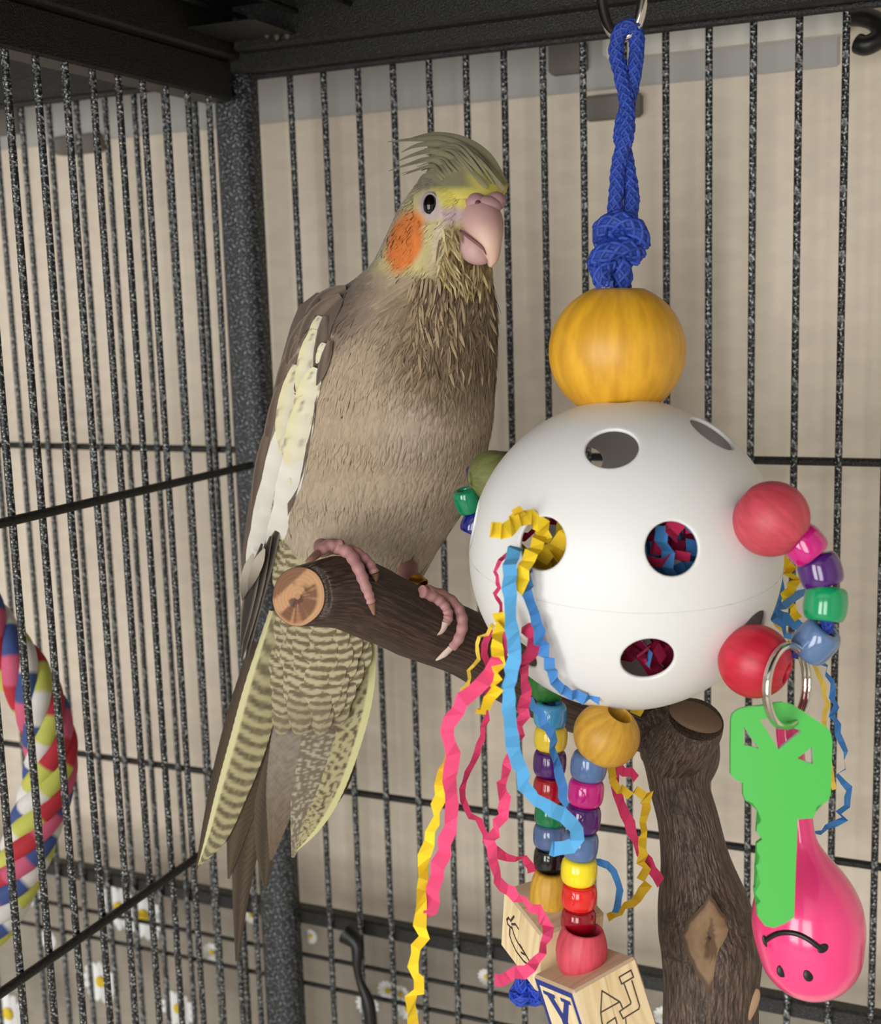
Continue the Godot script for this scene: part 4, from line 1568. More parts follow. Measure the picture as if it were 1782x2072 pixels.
func streamers(D: float) -> void:
	var blue := lin(92, 172, 226)
	var deep := lin(72, 138, 205)
	var pink := lin(240, 78, 128)
	var rose := lin(205, 52, 98)
	var yellow := lin(252, 214, 40)
	var px := D / FOCAL
	var F0 := 0.330
	# [path, width px, fold px, step px, colour, turn, label]
	var all := [
		[[[1046, 1104, 0.332], [1032, 1140, 0.326], [1031, 1200, 0.323], [1034, 1260, 0.324], [1041, 1320, 0.327], [1030, 1380, 0.330], [1029, 1424, 0.332], [1034, 1480, 0.334], [1042, 1530, 0.335], [1056, 1562, 0.336], [1062, 1596, 0.337], [1096, 1626, 0.338], [1137, 1649, 0.338], [1164, 1674, 0.338], [1168, 1700, 0.339], [1150, 1714, 0.340], [1116, 1717, 0.342]], 27, 2.2, 24, blue, 0.35, "long light blue paper streamer hanging from the ball's left hole across both bead strands"],
		[[[1098, 1100, 0.338], [1096, 1066, 0.333], [1070, 1046, 0.330], [1044, 1052, 0.327], [1024, 1074, 0.323], [990, 1070, 0.318]], 30, 4, 20, yellow, 0.3, "yellow crinkled paper curl poking left out of the ball's left hole"],
		[[[1062, 1060, 0.333], [1054, 1046, 0.329], [1046, 1032, 0.325]], 20, 3, 14, lin(226, 184, 40), 0.3, "short stub of yellow paper sticking up above the ball's left hole"],
		[[[1094, 1080, 0.334], [1082, 1112, 0.330], [1066, 1136, 0.327], [1058, 1160, 0.326], [1047, 1196, 0.325]], 26, 3, 22, yellow, 0.5, "yellow paper strip drooping beside the blue streamer below the ball's left hole"],
		[[[1062, 1130, 0.334], [1066, 1180, 0.328], [1070, 1212, 0.327], [1084, 1250, 0.328], [1094, 1300, 0.330], [1112, 1345, 0.333], [1126, 1385, 0.338], [1160, 1408, 0.342], [1190, 1412, 0.344], [1217, 1410, 0.346]], 21, 5, 19, deep, 0.35, "blue zigzag paper strip running along the ball's lower left side to its bottom"],
		[[[1034, 1112, 0.333], [1008, 1140, 0.330], [1003, 1160, 0.331], [1009, 1184, 0.332], [1002, 1204, 0.333], [1014, 1226, 0.333], [1012, 1246, 0.333]], 8, 2, 14, rose, 0.5, "thin dark pink squiggle of paper left of the blue streamer"],
		[[[1030, 1262, 0.333], [1022, 1300, 0.331], [1004, 1340, 0.330], [978, 1380, 0.330], [937, 1416, 0.331], [918, 1447, 0.332], [901, 1488, 0.333], [916, 1508, 0.334], [914, 1548, 0.335], [908, 1584, 0.336], [914, 1618, 0.337], [911, 1668, 0.338], [898, 1717, 0.339], [884, 1767, 0.340], [874, 1810, 0.341], [870, 1856, 0.342]], 29, 3.5, 30, pink, 0.4, "long wide pink paper streamer, leftmost of the pink ones, ending beside the yellow streamer"],
		[[[1012, 1236, 0.334], [1010, 1268, 0.330], [1004, 1300, 0.329], [1008, 1330, 0.329], [1000, 1368, 0.330], [1000, 1400, 0.331], [984, 1424, 0.332], [972, 1440, 0.334]], 24, 5, 16, yellow, 0.8, "twisted yellow paper strip between the wide pink and the blue streamer"],
		[[[914, 1520, 0.337], [898, 1560, 0.338], [888, 1616, 0.339], [872, 1683, 0.340], [862, 1720, 0.340], [856, 1760, 0.340], [853, 1801, 0.340], [850, 1868, 0.340], [856, 1905, 0.340], [834, 1932, 0.340], [844, 1976, 0.341], [850, 2003, 0.341], [828, 2022, 0.342], [834, 2053, 0.342], [837, 2085, 0.343]], 25, 3, 28, yellow, 0.75, "long yellow paper streamer, leftmost of all, reaching the bottom of the picture"],
		[[[1000, 1258, 0.352], [986, 1280, 0.350], [964, 1300, 0.350], [968, 1334, 0.350], [948, 1356, 0.350], [950, 1380, 0.350], [934, 1396, 0.350], [938, 1412, 0.350]], 8, 2, 18, lin(236, 200, 70), 0.6, "thin yellow thread of paper in front of the branch"],
		[[[1000, 1270, 0.356], [976, 1310, 0.356], [985, 1336, 0.356], [990, 1380, 0.357], [982, 1420, 0.358], [983, 1455, 0.360], [966, 1520, 0.362], [936, 1590, 0.364], [944, 1640, 0.365], [974, 1668, 0.366], [985, 1706, 0.367]], 15, 2, 24, rose, 0.7, "narrow rose pink streamer curving left behind the other streamers"],
		[[[1062, 1262, 0.338], [1078, 1290, 0.334], [1080, 1316, 0.333], [1060, 1336, 0.333], [1056, 1352, 0.335]], 28, 3, 22, rose, 0.5, "dark pink paper loop coming out of the ball's lower left hole"],
		[[[1056, 1345, 0.338], [1064, 1390, 0.338], [1060, 1430, 0.338], [1046, 1490, 0.339], [1026, 1550, 0.340], [1014, 1598, 0.341], [1022, 1628, 0.342], [1000, 1680, 0.343], [992, 1712, 0.343], [1000, 1750, 0.344], [1008, 1784, 0.344], [1030, 1803, 0.344], [1062, 1826, 0.345], [1092, 1848, 0.344], [1107, 1878, 0.343], [1098, 1920, 0.342], [1082, 1950, 0.341], [1058, 1968, 0.341], [1030, 1972, 0.342], [1018, 1986, 0.342], [1002, 1980, 0.342]], 24, 3.5, 20, pink, 0.8, "long pink streamer winding down in front of the rear lettered block"],
		[[[988, 1710, 0.368], [1010, 1726, 0.372], [1030, 1738, 0.372], [1052, 1736, 0.372], [1068, 1744, 0.373], [1076, 1764, 0.374]], 20, 2, 20, rose, 0.6, "short rose paper strip left of the yellow barrel bead"],
		[[[1070, 1414, 0.356], [1090, 1440, 0.356], [1100, 1462, 0.356], [1118, 1492, 0.357], [1120, 1528, 0.357], [1132, 1568, 0.358], [1140, 1612, 0.358], [1150, 1650, 0.358]], 20, 2.5, 24, deep, 0.7, "medium blue paper strip lying over the rear bead strand"],
		[[[1262, 1430, 0.374], [1250, 1500, 0.376], [1236, 1556, 0.378], [1246, 1592, 0.380], [1280, 1606, 0.382], [1312, 1606, 0.384], [1304, 1640, 0.386], [1300, 1700, 0.386], [1300, 1760, 0.386], [1306, 1796, 0.386], [1282, 1824, 0.386], [1256, 1842, 0.386], [1230, 1858, 0.386]], 20, 6, 20, lin(226, 188, 44), 0.5, "yellow zigzag streamer between the front bead strand and the thick branch"],
		[[[1250, 1470, 0.376], [1240, 1544, 0.380], [1262, 1560, 0.380], [1288, 1572, 0.380]], 24, 3, 20, rose, 0.6, "small rose paper scrap right below the yellow wooden bead"],
		[[[1240, 1530, 0.378], [1242, 1570, 0.384], [1250, 1610, 0.386], [1270, 1660, 0.387], [1288, 1710, 0.388], [1308, 1740, 0.389], [1336, 1786, 0.390]], 24, 2.5, 28, rose, 0.5, "rose paper streamer slanting down to the thick branch"],
		[[[1186, 1736, 0.368], [1206, 1744, 0.378], [1232, 1752, 0.379], [1252, 1790, 0.380], [1250, 1830, 0.381], [1244, 1846, 0.382]], 16, 1, 26, deep, 0.5, "curved blue paper strip right of the front bead strand"],
		[[[1556, 1110, 0.376], [1592, 1140, 0.388], [1600, 1160, 0.387], [1606, 1184, 0.386], [1588, 1206, 0.386], [1600, 1226, 0.386], [1612, 1252, 0.386]], 24, 6, 17, yellow, 0.7, "yellow crinkled paper behind the purple bead at the ball's right"],
		[[[1550, 1150, 0.378], [1578, 1180, 0.392], [1574, 1216, 0.391], [1566, 1240, 0.391], [1600, 1256, 0.390], [1636, 1274, 0.390]], 28, 3, 22, deep, 0.6, "blue crinkled paper between the ball and the green bead at right"],
		[[[1540, 1215, 0.376], [1560, 1222, 0.386], [1580, 1228, 0.384], [1620, 1200, 0.384], [1644, 1196, 0.386]], 18, 3, 18, lin(98, 150, 205), 0.6, "short blue paper piece crossing the yellow paper at the ball's right"],
		[[[1560, 1240, 0.380], [1600, 1290, 0.374], [1640, 1322, 0.372], [1668, 1350, 0.374], [1684, 1390, 0.375], [1686, 1420, 0.375], [1690, 1462, 0.376], [1712, 1540, 0.376], [1694, 1560, 0.376], [1720, 1608, 0.377], [1700, 1636, 0.377], [1704, 1660, 0.378], [1670, 1676, 0.378], [1648, 1690, 0.378]], 15, 5, 22, deep, 1.0, "thin blue zigzag streamer hanging right of the green key"],
		[[[1560, 1250, 0.384], [1606, 1300, 0.378], [1646, 1346, 0.376], [1662, 1380, 0.376], [1672, 1424, 0.377], [1666, 1470, 0.377], [1682, 1560, 0.378], [1686, 1598, 0.378]], 11, 2, 22, lin(236, 202, 80), 0.9, "thin yellow paper strand behind the key ring"],
		[[[1286, 1412, 0.372], [1294, 1430, 0.370], [1284, 1446, 0.370]], 24, 3, 14, yellow, 0.5, "scrap of yellow paper between the ball's bottom and the branch top"],
	]
	var k := 0
	for q in all:
		k += 1
		var b := ribbon(q[0], q[1] * px * 0.98, q[2] * px * 1.15, q[3] * px * 0.78, 100 + k, q[4], q[5])
		single("paper_streamer", b, M.paper, at(q[0][0][0], q[0][0][1], q[0][0][2]), q[6], "streamer", "paper streamers of the toy")


func right_loop() -> void:
	var blue := lin(34, 56, 150)
	var grp := "beads on the right loop of the ball"
	var b := MB.new()
	cord(b, catmull(pts([[1530, 1040, 0.345], [1556, 1048, 0.329], [1600, 1080, 0.328], [1628, 1103, 0.328], [1658, 1154, 0.330], [1670, 1222, 0.330], [1672, 1272, 0.332], [1652, 1298, 0.334], [1620, 1318, 0.335], [1594, 1318, 0.335], [1560, 1334, 0.334], [1520, 1340, 0.336], [1490, 1320, 0.352]]), 8), 0.0017, blue)
	single("bead_cord", b, M.cord, at(1620, 1300, 0.334), "blue cord carrying the beads of the loop at the ball's right side", "cord")
	wooden_bead(1560, 1050, 0.327, 78, CB.x * 0.72 - CB.y * 0.62 + CB.z * 0.25, wood(206, 74, 92, 0.5), "pink wooden ball bead at the ball's right side, above the magenta bead", "wooden ball beads", 0.97, 0.28)
	pony(1628, 1103, 0.328, 84, 62, CB.x * 0.62 - CB.y * 0.75 + CB.z * 0.12, gloss(196, 22, 120), "glossy magenta bead right below the pink wooden bead on the right loop", grp)
	pony(1659, 1155, 0.331, 88, 68, CB.x * 0.28 - CB.y * 0.95 + CB.z * 0.08, gloss(74, 26, 106), "glossy purple bead above the green bead on the right loop", grp)
	pony(1670, 1222, 0.330, 88, 70, -CB.x * 0.12 - CB.y + CB.z * 0.05, gloss(12, 148, 92), "glossy green bead below the purple bead on the right loop", grp)
	pony(1650, 1298, 0.334, 86, 74, CB.x * 0.50 + CB.y * 0.72 + CB.z * 0.42, gloss(90, 118, 160), "greyish blue bead at the lower end of the right loop", grp)
	wooden_bead(1527, 1338, 0.334, 75, CB.x * 0.80 - CB.y * 0.30 + CB.z * 0.45, wood(206, 34, 62, 0.42), "red wooden ball bead beside the key ring", "wooden ball beads", 0.98, 0.3)
	# left side of the ball
	wooden_bead(997, 964, 0.383, 53, CB.x * 0.85 + CB.y * 0.1 - CB.z * 0.2, wood(112, 118, 66, 0.7), "olive green wooden bead at the ball's upper left, in front of the bird", "wooden ball beads", 0.97, 0.25)
	var left := "beads at the left side of the ball"
	pony(966, 966, 0.393, 54, 42, CB.x * 0.9 + CB.y * 0.2, gloss(24, 26, 112), "dark blue bead mostly hidden behind the olive wooden bead", left)
	pony(945, 1013, 0.383, 54, 50, -CB.x * 0.25 + CB.y * 0.8 + CB.z * 0.25, gloss(8, 122, 82), "green bead below the olive wooden bead at the ball's left edge", left)
	pony(960, 1060, 0.385, 54, 46, CB.x * 0.4 + CB.y * 0.9, gloss(20, 22, 110), "dark blue bead under the green bead at the ball's left edge", left)

	# split ring
	b = MB.new()
	for turn_ in [0.0, 1.0]:
		var ring := PackedVector3Array()
		for k in 73:
			var a := TAU * k / 72.0
			ring.append(at(1592 + (40.0 + 2.5 * turn_) * cos(a) + 6.0 * turn_ - 3.0 + 5.0 * sin(a), 1388 - 82.0 * sin(a), 0.3290 + 0.0080 * cos(a) - 0.0008 * turn_))
		sweep(b, ring, flat_radius(0.00092, 73), 12, false)
	single("key_ring", b, M.steel, at(1592, 1388, 0.329), "silver split key ring hanging from the blue cord, holding the green key", "key ring")

	# key
	var outline := PackedVector2Array()
	for q in [[553, 612], [562, 588], [590, 566], [640, 552], [720, 546], [765, 532], [800, 528], [845, 540], [930, 595], [1008, 648], [1026, 680], [1030, 720], [1018, 965], [1004, 995], [980, 1010], [952, 1020], [944, 1050], [935, 1078], [862, 1086], [850, 1300], [838, 1545], [795, 1575], [745, 1597], [702, 1590], [668, 1545], [664, 1495], [684, 1476], [656, 1440], [654, 1415], [684, 1388], [660, 1340], [662, 1310], [692, 1284], [668, 1240], [668, 1205], [694, 1185], [668, 1150], [670, 1120], [692, 1098], [676, 1052], [652, 1015], [616, 1000], [606, 975], [606, 920], [570, 905], [548, 880], [549, 740]]:
		outline.append(Vector2(q[0], q[1]))
	var cuts := [[[612, 650], [684, 756], [660, 748], [611, 738]], [[690, 616], [740, 606], [812, 640], [886, 666], [776, 756]], [[864, 797], [936, 740], [938, 822], [905, 812]]]
	var kd := 0.3295
	var k_px := kd / FOCAL / 2.376
	var make := func(p: PackedVector2Array) -> PackedVector2Array:
		var o := PackedVector2Array()
		for q in p:
			o.append(Vector2(q.x - 790.0, -(q.y - 1060.0)) * k_px)
		return o
	var key := CSGPolygon3D.new()
	key.name = numbered("toy_key")
	key.polygon = make.call(outline)
	key.mode = CSGPolygon3D.MODE_DEPTH
	key.depth = 0.0030
	for q in cuts:
		var p := PackedVector2Array()
		for w in q:
			p.append(Vector2(w[0], w[1]))
		var cut := CSGPolygon3D.new()
		cut.name = "cutout"
		cut.operation = CSGShape3D.OPERATION_SUBTRACTION
		cut.polygon = make.call(p)
		cut.mode = CSGPolygon3D.MODE_DEPTH
		cut.depth = 0.02
		key.add_child(cut, true)
		cut.position = Vector3(0, 0, 0.01)
	key.material = plain(78, 188, 78, 0.3)
	add_child(key, true)
	var kx := 1250.0 + 790.0 / 2.376
	var ky := 1200.0 + 1060.0 / 2.376
	var face := (CB.z + CB.y * 0.10 - CB.x * 0.12).normalized()
	var fx := CB.y.cross(face).normalized()
	key.transform = Transform3D(Basis(fx, face.cross(fx), face), at(kx, ky, kd))
	tag(key, "bright green plastic toy key on the key ring, in front of the pink drop", "key")

	# pink drop with an upside-down smile
	var top := at(1250 + 812 / 2.376, 1200 + 560 / 2.376, 0.356)
	var bot := at(1250 + 950 / 2.376, 1200 + 1950 / 2.376, 0.356)
	var up := (top - bot).normalized()
	var len_ := top.distance_to(bot)
	var s := 0.356 / FOCAL / 2.376
	var prof := PackedVector2Array()
	var table := [[0.0, 0.0], [0.004, 52], [0.016, 100], [0.05, 170], [0.10, 222], [0.17, 250], [0.24, 265], [0.30, 261], [0.34, 248], [0.38, 226], [0.42, 195], [0.46, 156], [0.50, 115], [0.54, 84], [0.58, 73], [0.66, 72], [0.75, 68], [0.85, 62], [0.96, 56], [0.99, 46], [1.0, 0.0]]
	for k in 90:
		var f := k / 89.0
		f = f * f * (3 - 2 * f) * 0.5 + f * 0.5
		var j := 0
		while j < table.size() - 2 and f > table[j + 1][0]:
			j += 1
		var p0: Array = table[maxi(j - 1, 0)]
		var p3: Array = table[mini(j + 2, table.size() - 1)]
		var ff: float = (f - table[j][0]) / (table[j + 1][0] - table[j][0])
		var rr := cubic_interpolate_in_time(table[j][1], table[j + 1][1], p0[1], p3[1], ff, table[j + 1][0] - table[j][0], p0[0] - table[j][0] if j > 0 else -0.01, p3[0] - table[j][0])
		prof.append(Vector2(maxf(rr, 0.0) * s, f * len_))
	var g := thing("pink_drop", "glossy hot pink plastic drop charm with a printed upside-down smiling face", "charm", bot)
	b = MB.new()
	var xf := Transform3D(axis_basis(up), bot)
	lathe(b, xf, prof, 64)
	part(g, "drop", b, gloss(246, 66, 132, 0.2))
	var pick := func(x: float, y: float) -> Vector3:
		var q := at(1250 + x / 2.376, 1200 + y / 2.376, 0.356)
		var h := (q - bot).dot(up)
		var axis: Vector3 = bot + up * h
		var off: Vector3 = q - axis
		var side: float = off.dot(xf.basis.x)
		var rad := 0.0
		for k in prof.size() - 1:
			if h >= prof[k].y and h <= prof[k + 1].y:
				rad = lerpf(prof[k].x, prof[k + 1].x, (h - prof[k].y) / maxf(prof[k + 1].y - prof[k].y, 1e-9))
		return axis + xf.basis.x * side + xf.basis.z * sqrt(maxf(rad * rad - side * side, 1e-8))
	var surface := func(x: float, y: float) -> Vector3:   # the place on the drop's near side that is seen at x, y
		var goal := Vector2(1250 + x / 2.376, 1200 + y / 2.376)
		var ask := Vector2(x, y)
		var o := Vector3.ZERO
		for turn_ in 6:
			o = pick.call(ask.x, ask.y)
			ask += (goal - seen(o)) * 2.376 * 0.9
		return o
	var ink := plain(14, 12, 14, 0.4)
	b = MB.new()
	var line := PackedVector3Array()
	for q in [[712, 1668], [735, 1652], [765, 1638], [800, 1632], [840, 1634], [880, 1646], [920, 1668], [955, 1694], [985, 1715]]:
		line.append(surface.call(q[0], q[1]))
	line = catmull(line, 6)
	sweep(b, line, flat_radius(0.00075, line.size()), 8)
	for q in [[710, 1675, 14, 30, 0.4], [985, 1708, 28, 20, 0.6]]:
		ball_at(b, surface.call(q[0], q[1]), q[2] * s, q[3] * s, 0.0004, axis_basis(CB.y.rotated(CB.z, q[4])), Color.WHITE, 18)
	part(g, "printed_smile", b, ink)
	for q in [[787, 1818], [915, 1838]]:
		b = MB.new()
		ball_at(b, surface.call(q[0], q[1]), 24 * s, 30 * s, 0.0005, axis_basis(CB.y.rotated(CB.z, 0.3)), Color.WHITE, 20)
		part(g, "printed_eye", b, ink)


func strands() -> void:
	var blue := lin(34, 56, 150)
	var up := CB * Vector3(0.04, 0.985, 0.17)
	var front := "beads on the front strand below the ball"
	var rear := "beads on the rear strand below the ball"
	var b := MB.new()
	cord(b, catmull(pts([[1232, 1396, 0.366], [1238, 1425, 0.357], [1215, 1500, 0.357], [1190, 1550, 0.357], [1178, 1655, 0.357], [1171, 1810, 0.357], [1172, 1930, 0.357], [1186, 1975, 0.357]]), 8), 0.0015, blue)
	single("bead_cord", b, M.cord, at(1180, 1700, 0.357), "blue cord running through the front bead strand under the ball", "cord")
	wooden_bead(1227, 1487, 0.354, 68, CB.x * 0.38 + CB.y * 0.78 + CB.z * 0.45, wood(206, 158, 52, 0.5), "yellow wooden ball bead on top of the front strand, hole showing", "wooden ball beads", 0.93, 0.36)
	var lean := CB * Vector3(0.07, 0.985, 0.17)
	for q in [[1191, 1549, 74, 58, gloss(84, 112, 158), "greyish blue bead just under the yellow wooden bead on the front strand"], [1185, 1602, 73, 55, gloss(196, 20, 124), "magenta bead on the front strand, between a blue and a purple bead"], [1179, 1654, 73, 56, gloss(78, 26, 106), "purple bead on the front strand, below the magenta bead"], [1174, 1709, 73, 56, gloss(84, 112, 158), "greyish blue bead on the front strand, above the yellow bead"], [1171, 1761, 74, 54, gloss(246, 222, 30), "bright yellow bead on the front strand, above the bright red bead"], [1171, 1812, 73, 52, gloss(232, 40, 34), "bright red bead on the front strand, above the dark red bead"], [1170, 1859, 72, 50, gloss(150, 10, 28), "dark red bead on the front strand, set in the pink wooden bead"]]:
		pony(q[0], q[1], 0.357 + (q[1] - 1700) * 0.00001, q[2], q[3], lean, q[4], q[5], front)
	# pink cup-shaped bead
	b = MB.new()
	var s := 0.357 / FOCAL
	var prof := PackedVector2Array()
	for q in [[20, -50], [34, -49], [42, -40], [49, -22], [52, -2], [51, 16], [46, 34], [41, 46], [38, 49], [35, 48], [34, 44], [33, 20], [14, 10], [14, -46]]:
		prof.append(Vector2(q[0], q[1]) * s)
	lathe(b, Transform3D(axis_basis(lean), at(1176, 1924, 0.3562)), prof, 48, true)
	single("wooden_bead", b, wood(226, 82, 102, 0.5), at(1176, 1924, 0.3562), "pink wooden barrel bead standing on the front lettered block", "bead", "wooden barrel beads")

	# rear strand
	b = MB.new()
	cord(b, catmull(pts([[1105, 1350, 0.376], [1108, 1400, 0.376], [1113, 1446, 0.375], [1112, 1600, 0.374], [1112, 1740, 0.3735], [1114, 1830, 0.3735], [1112, 1900, 0.3735]]), 8), 0.0015, blue)
	single("bead_cord", b, M.cord, at(1112, 1600, 0.374), "blue cord running through the rear bead strand under the ball", "cord")
	wooden_bead(1108, 1384, 0.376, 41, up, wood(44, 122, 46, 0.5), "green wooden bead on top of the rear strand, half hidden by the ball", "wooden ball beads", 0.95, 0.3)
	for q in [[1113, 1446, 68, 50, gloss(74, 158, 208), "sky blue bead at the top of the rear strand"], [1114, 1493, 68, 50, gloss(236, 206, 56), "yellow bead on the rear strand, below the sky blue bead"], [1112, 1543, 68, 54, gloss(74, 26, 104), "purple bead on the rear strand, below the yellow bead"], [1112, 1596, 68, 54, gloss(164, 18, 34), "red bead on the rear strand, above the green bead"], [1114, 1646, 66, 50, gloss(8, 120, 72), "green bead on the rear strand, partly behind the blue streamer"], [1112, 1690, 68, 50, gloss(82, 106, 150), "greyish blue bead on the rear strand, above the black bead"], [1112, 1737, 66, 50, gloss(16, 15, 17), "glossy black bead on the rear strand, above the yellow barrel bead"]]:
		pony(q[0], q[1], 0.374, q[2], q[3], up, q[4], q[5], rear)
	b = MB.new()
	s = 0.3735 / FOCAL
	prof = PackedVector2Array()
	for q in [[20, -44], [30, -43], [37, -34], [41, -14], [41, 6], [38, 26], [33, 40], [28, 44], [14, 43], [14, -42]]:
		prof.append(Vector2(q[0], q[1]) * s)
	lathe(b, Transform3D(axis_basis(up), at(1113, 1804, 0.3735)), prof, 48, true)
	single("wooden_bead", b, wood(222, 176, 62, 0.5), at(1113, 1804, 0.3735), "yellow wooden barrel bead standing on the rear lettered block", "bead", "wooden barrel beads")
	blocks()
	# knot of the rear cord below its block
	b = MB.new()
	var tre := PackedVector3Array()
	for k in 65:
		var a := TAU * k / 64.0
		var q := Vector3(sin(a) + 2.0 * sin(2.0 * a), cos(a) - 2.0 * cos(2.0 * a), -sin(3.0 * a))
		tre.append(at(1066 + q.x * 8.0, 2002 + q.y * 9.5, 0.392 + q.z * 0.002))
	cord(b, tre, 0.0021, lin(30, 66, 180))
	single("cord_knot", b, M.cord, at(1066, 2002, 0.392), "blue cord knot under the rear lettered block", "knot")


func draw_line(im: Image, a: Vector2, e: Vector2, w: float, c: Color, ox: int, top: int) -> void:
	var lo := Vector2(minf(a.x, e.x), minf(a.y, e.y)) - Vector2.ONE * (w + 1)
	var hi := Vector2(maxf(a.x, e.x), maxf(a.y, e.y)) + Vector2.ONE * (w + 1)
	for y in range(maxi(int(lo.y), 0), mini(int(hi.y) + 1, top)):
		for x in range(maxi(int(lo.x), 0), mini(int(hi.x) + 1, top)):
			var p := Vector2(x, y)
			var d := p.distance_to(Geometry2D.get_closest_point_to_segment(p, a, e))
			var k := clampf(w * 0.5 - d + 0.5, 0.0, 1.0)
			if k > 0:
				im.set_pixel(ox + x, y, im.get_pixel(ox + x, y).lerp(c, k))


func draw_shape(im: Image, poly: PackedVector2Array, c: Color, ox: int, top: int) -> void:
	for y in top:
		for x in top:
			if Geometry2D.is_point_in_polygon(Vector2(x + 0.5, y + 0.5), poly):
				im.set_pixel(ox + x, y, c)


func block_texture(with_letter: bool) -> ImageTexture:
	var T := 320
	var im := Image.create(T * 3, T, false, Image.FORMAT_RGB8)
	for y in T:
		for x in T * 3:
			var tile := x / T
			var u := float(x % T) / T
			var v := float(y) / T
			var k := nz.get_noise_2d(u * 260.0 + tile * 91.0 + 12.0 * sin(v * 3.0), v * 18.0) * 0.5 + 0.5
			var c := Color8(240, 219, 176).lerp(Color8(222, 192, 140), smoothstep(0.35, 0.9, k))
			if tile == 0:
				c = Color8(226, 202, 172).lerp(Color8(206, 180, 150), smoothstep(0.3, 0.9, k))
			if absf(u - 0.47 - 0.02 * sin(v * 4.0 + tile)) < 0.012:
				c = c.lerp(Color8(190, 150, 100), 0.45)
			im.set_pixel(x, y, c)
	var ink := Color8(22, 46, 130)
	if with_letter:
		for e in [[Vector2(0, 16), Vector2(T, 16)], [Vector2(16, 0), Vector2(16, T)], [Vector2(T - 16, 0), Vector2(T - 16, T)], [Vector2(0, T - 16), Vector2(T, T - 16)]]:
			draw_line(im, e[0], e[1], 38, ink, T, T)
		var y_ := PackedVector2Array()
		for q in [[0.16, 0.17], [0.46, 0.17], [0.46, 0.22], [0.41, 0.225], [0.53, 0.40], [0.66, 0.225], [0.59, 0.22], [0.59, 0.17], [0.84, 0.17], [0.84, 0.22], [0.78, 0.225], [0.60, 0.50], [0.60, 0.78], [0.68, 0.79], [0.68, 0.84], [0.36, 0.84], [0.36, 0.79], [0.44, 0.78], [0.44, 0.50], [0.24, 0.225], [0.16, 0.22]]:
			y_.append(Vector2(q[0], q[1]) * T)
		draw_shape(im, y_, ink, T, T)
	var black := Color8(58, 44, 36)
	var lines := []
	var o := Vector2(735, 595)
	var eu := Vector2(605, -325)
	var ev := Vector2(235, 703)
	if with_letter:
		lines = [[[1175, 465], [1290, 400], [1315, 465], [1200, 530], [1175, 465]], [[1300, 500], [1375, 735], [1368, 765], [1215, 852], [1180, 785], [1288, 716], [1290, 700], [1225, 532]], [[1188, 705], [1208, 752]], [[1010, 590], [1182, 695], [1000, 790], [1010, 590]], [[1000, 790], [1012, 880], [1060, 1040], [1250, 950], [1240, 855]], [[1085, 990], [1062, 890], [1140, 840], [1170, 950]]]
	else:
		o = Vector2(265, 420)
		eu = Vector2(510, 615)
		ev = Vector2(-60, 750)
		lines = [[[372, 940], [320, 890], [308, 830], [335, 808], [362, 850], [410, 790]], [[378, 892], [430, 892], [470, 950]], [[380, 930], [402, 1010], [440, 1100], [500, 1190], [560, 1270], [620, 1368]], [[350, 950], [346, 1040], [378, 1130], [440, 1250], [540, 1372], [604, 1418], [626, 1372]], [[490, 1160], [520, 1200]], [[540, 1235], [570, 1290], [510, 1262]]]
	for poly in lines:
		for k in poly.size() - 1:
			var seg := []
			for w in [poly[k], poly[k + 1]]:
				var p := Vector2(w[0], w[1]) - o
				var det := eu.x * ev.y - eu.y * ev.x
				seg.append(Vector2((p.x * ev.y - p.y * ev.x) / det, (eu.x * p.y - eu.y * p.x) / det) * T)
			draw_line(im, seg[0], seg[1], 6.0 if with_letter else 11.0, black, T * 2, T)
	return tex(im)


func blocks() -> void:
	# the fronts: +z carries tile 1, +x tile 2 on the front block; the rear block shows its drawing on +z
	var places := [
		[Basis(Vector3(0.4321, 0.1173, 0.8942), Vector3(-0.304, 0.9524, 0.022), Vector3(-0.849, -0.2814, 0.4472)), Vector3(0.04284, -0.13583, -0.35591), true, "pale wooden alphabet block with a blue letter Y, under the pink barrel bead"],
		[Basis(Vector3(0.45, -0.3775, 0.8093), Vector3(0.0268, 0.9116, 0.4103), Vector3(-0.8926, -0.1629, 0.4203)), Vector3(0.03262, -0.12261, -0.37769), false, "pale wooden alphabet block with a black line drawing, under the yellow barrel bead"]]
	for q in places:
		var h := 0.0215 / 2
		var bv := 0.0007
		var b := MB.new()
		var xf := Transform3D(CB * q[0], EYE + CB * q[1])
		b.box(Vector3.ONE * -h, Vector3.ONE * h, bv, xf.basis, xf.origin)
		var k := 0
		for ax in 3:   # the six big faces come first: give each its tile
			for s in [-1, 1]:
				var tile := 0
				if ax == 2:
					tile = 1 if q[2] else 2
				elif ax == 0:
					tile = 2 if q[2] else 1
				for e in 4:
					var l: Vector3 = xf.affine_inverse() * b.v[k * 4 + e] / (h * 2.0)
					var u := 0.5
					var w := 0.5 - l.y
					if ax == 2:
						u = 0.5 + l.x * s
					elif ax == 0:
						u = 0.5 - l.z * s
					else:
						u = 0.5 + l.x
						w = 0.5 + l.z
					b.uv[k * 4 + e] = Vector2((tile + clampf(u, 0.004, 0.996)) / 3.0, clampf(w, 0.004, 0.996))
				k += 1
		for j in range(24, b.uv.size()):
			b.uv[j] = Vector2(0.1, 0.3)
		var m := plain(255, 255, 255, 0.55)
		m.albedo_texture = block_texture(q[2])
		single("alphabet_block", b, m, xf.origin, q[3], "block", "alphabet blocks of the toy")


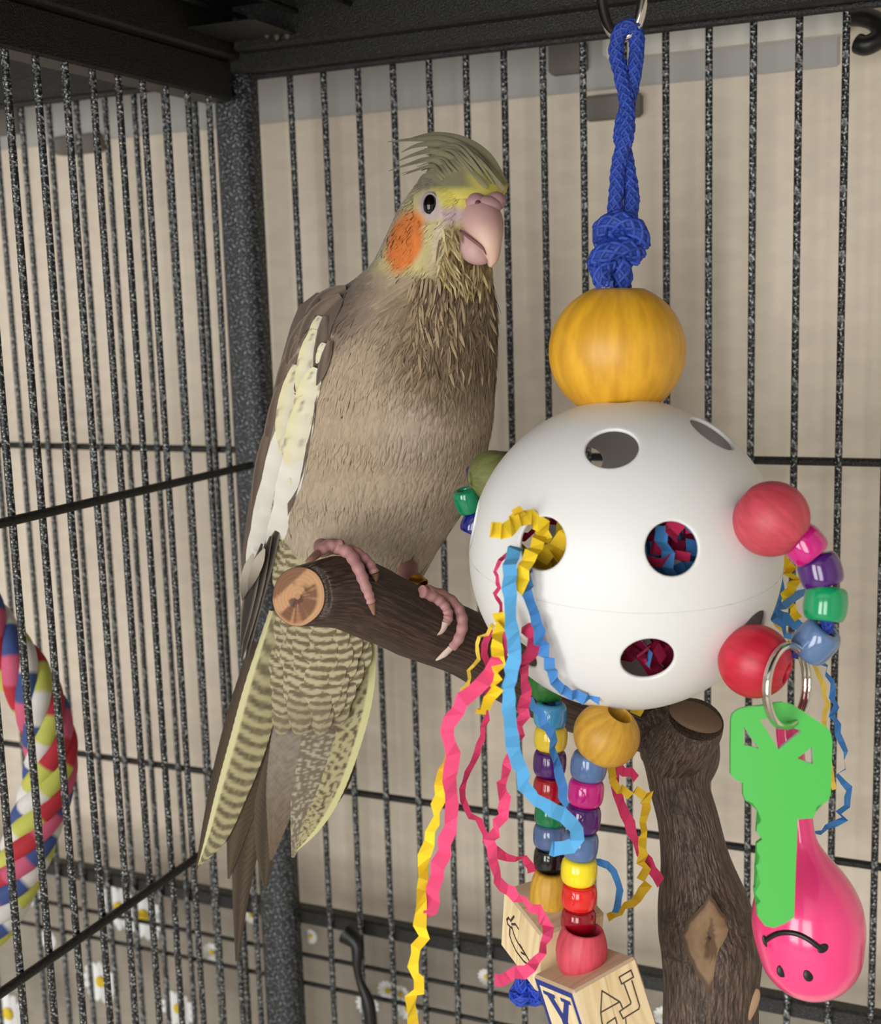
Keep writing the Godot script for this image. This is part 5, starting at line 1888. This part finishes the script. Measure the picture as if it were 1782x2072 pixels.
# ---------------------------------------------------------------- twisted rope beyond the side wall
func rope_perch() -> void:
	var d := 0.50
	var path := catmull(pts([[-900, 1260, d - 0.02], [-600, 1130, d - 0.02], [-320, 1110, d - 0.01], [-140, 1150, d], [-60, 1215, d], [-10, 1290, d], [45, 1360, d], [86, 1440, d], [103, 1520, d], [96, 1590, d], [74, 1660, d], [46, 1740, d], [8, 1820, d], [-40, 1880, d], [-160, 1950, d], [-340, 1980, d - 0.01], [-600, 1950, d - 0.02], [-900, 1840, d - 0.02]]), 14)
	var b := MB.new()
	var tones := [lin(182, 42, 54), lin(196, 198, 92), lin(222, 218, 214), lin(62, 82, 142), lin(206, 92, 124)]
	var dist := 0.0
	var sides := PackedVector3Array()
	var run := PackedFloat32Array()
	var side := Vector3.ZERO
	for k in path.size():
		var t := (path[mini(k + 1, path.size() - 1)] - path[maxi(k - 1, 0)]).normalized()
		if side == Vector3.ZERO:
			side = t.cross(CB.z).normalized()
		side = (side - t * side.dot(t)).normalized()
		sides.append(side)
		if k:
			dist += path[k].distance_to(path[k - 1])
		run.append(dist)
	var g := thing("rope_perch", "thick twisted rope in red, lime, white, blue and pink beyond the left cage wall", "rope", path[60])
	for s in 6:
		b = MB.new()
		var line := PackedVector3Array()
		for k in path.size():
			var t := (path[mini(k + 1, path.size() - 1)] - path[maxi(k - 1, 0)]).normalized()
			var a := TAU * (run[k] / 0.062 + s / 6.0)
			line.append(path[k] + (sides[k] * cos(a) + t.cross(sides[k]) * sin(a)) * 0.0062)
		sweep(b, line, flat_radius(0.0042, line.size()), 12, true)
		for k in b.v.size():
			var row := mini(k / 13, path.size() - 1)
			b.c[k] = tones[(s * 2 + int(run[row] / 0.0090)) % 5] * (1.0 + 0.12 * nz.get_noise_3dv(b.v[k] * 6000.0))
		part(g, "strand", b, M.tint)


func _ready() -> void:
	camera_and_light()
	rng.seed = 12345
	nz.seed = 4
	nz.frequency = 0.02
	nz.fractal_octaves = 3
	make_materials()
	room()
	cage()
	branch()
	bird()
	toy()
	rope_perch()
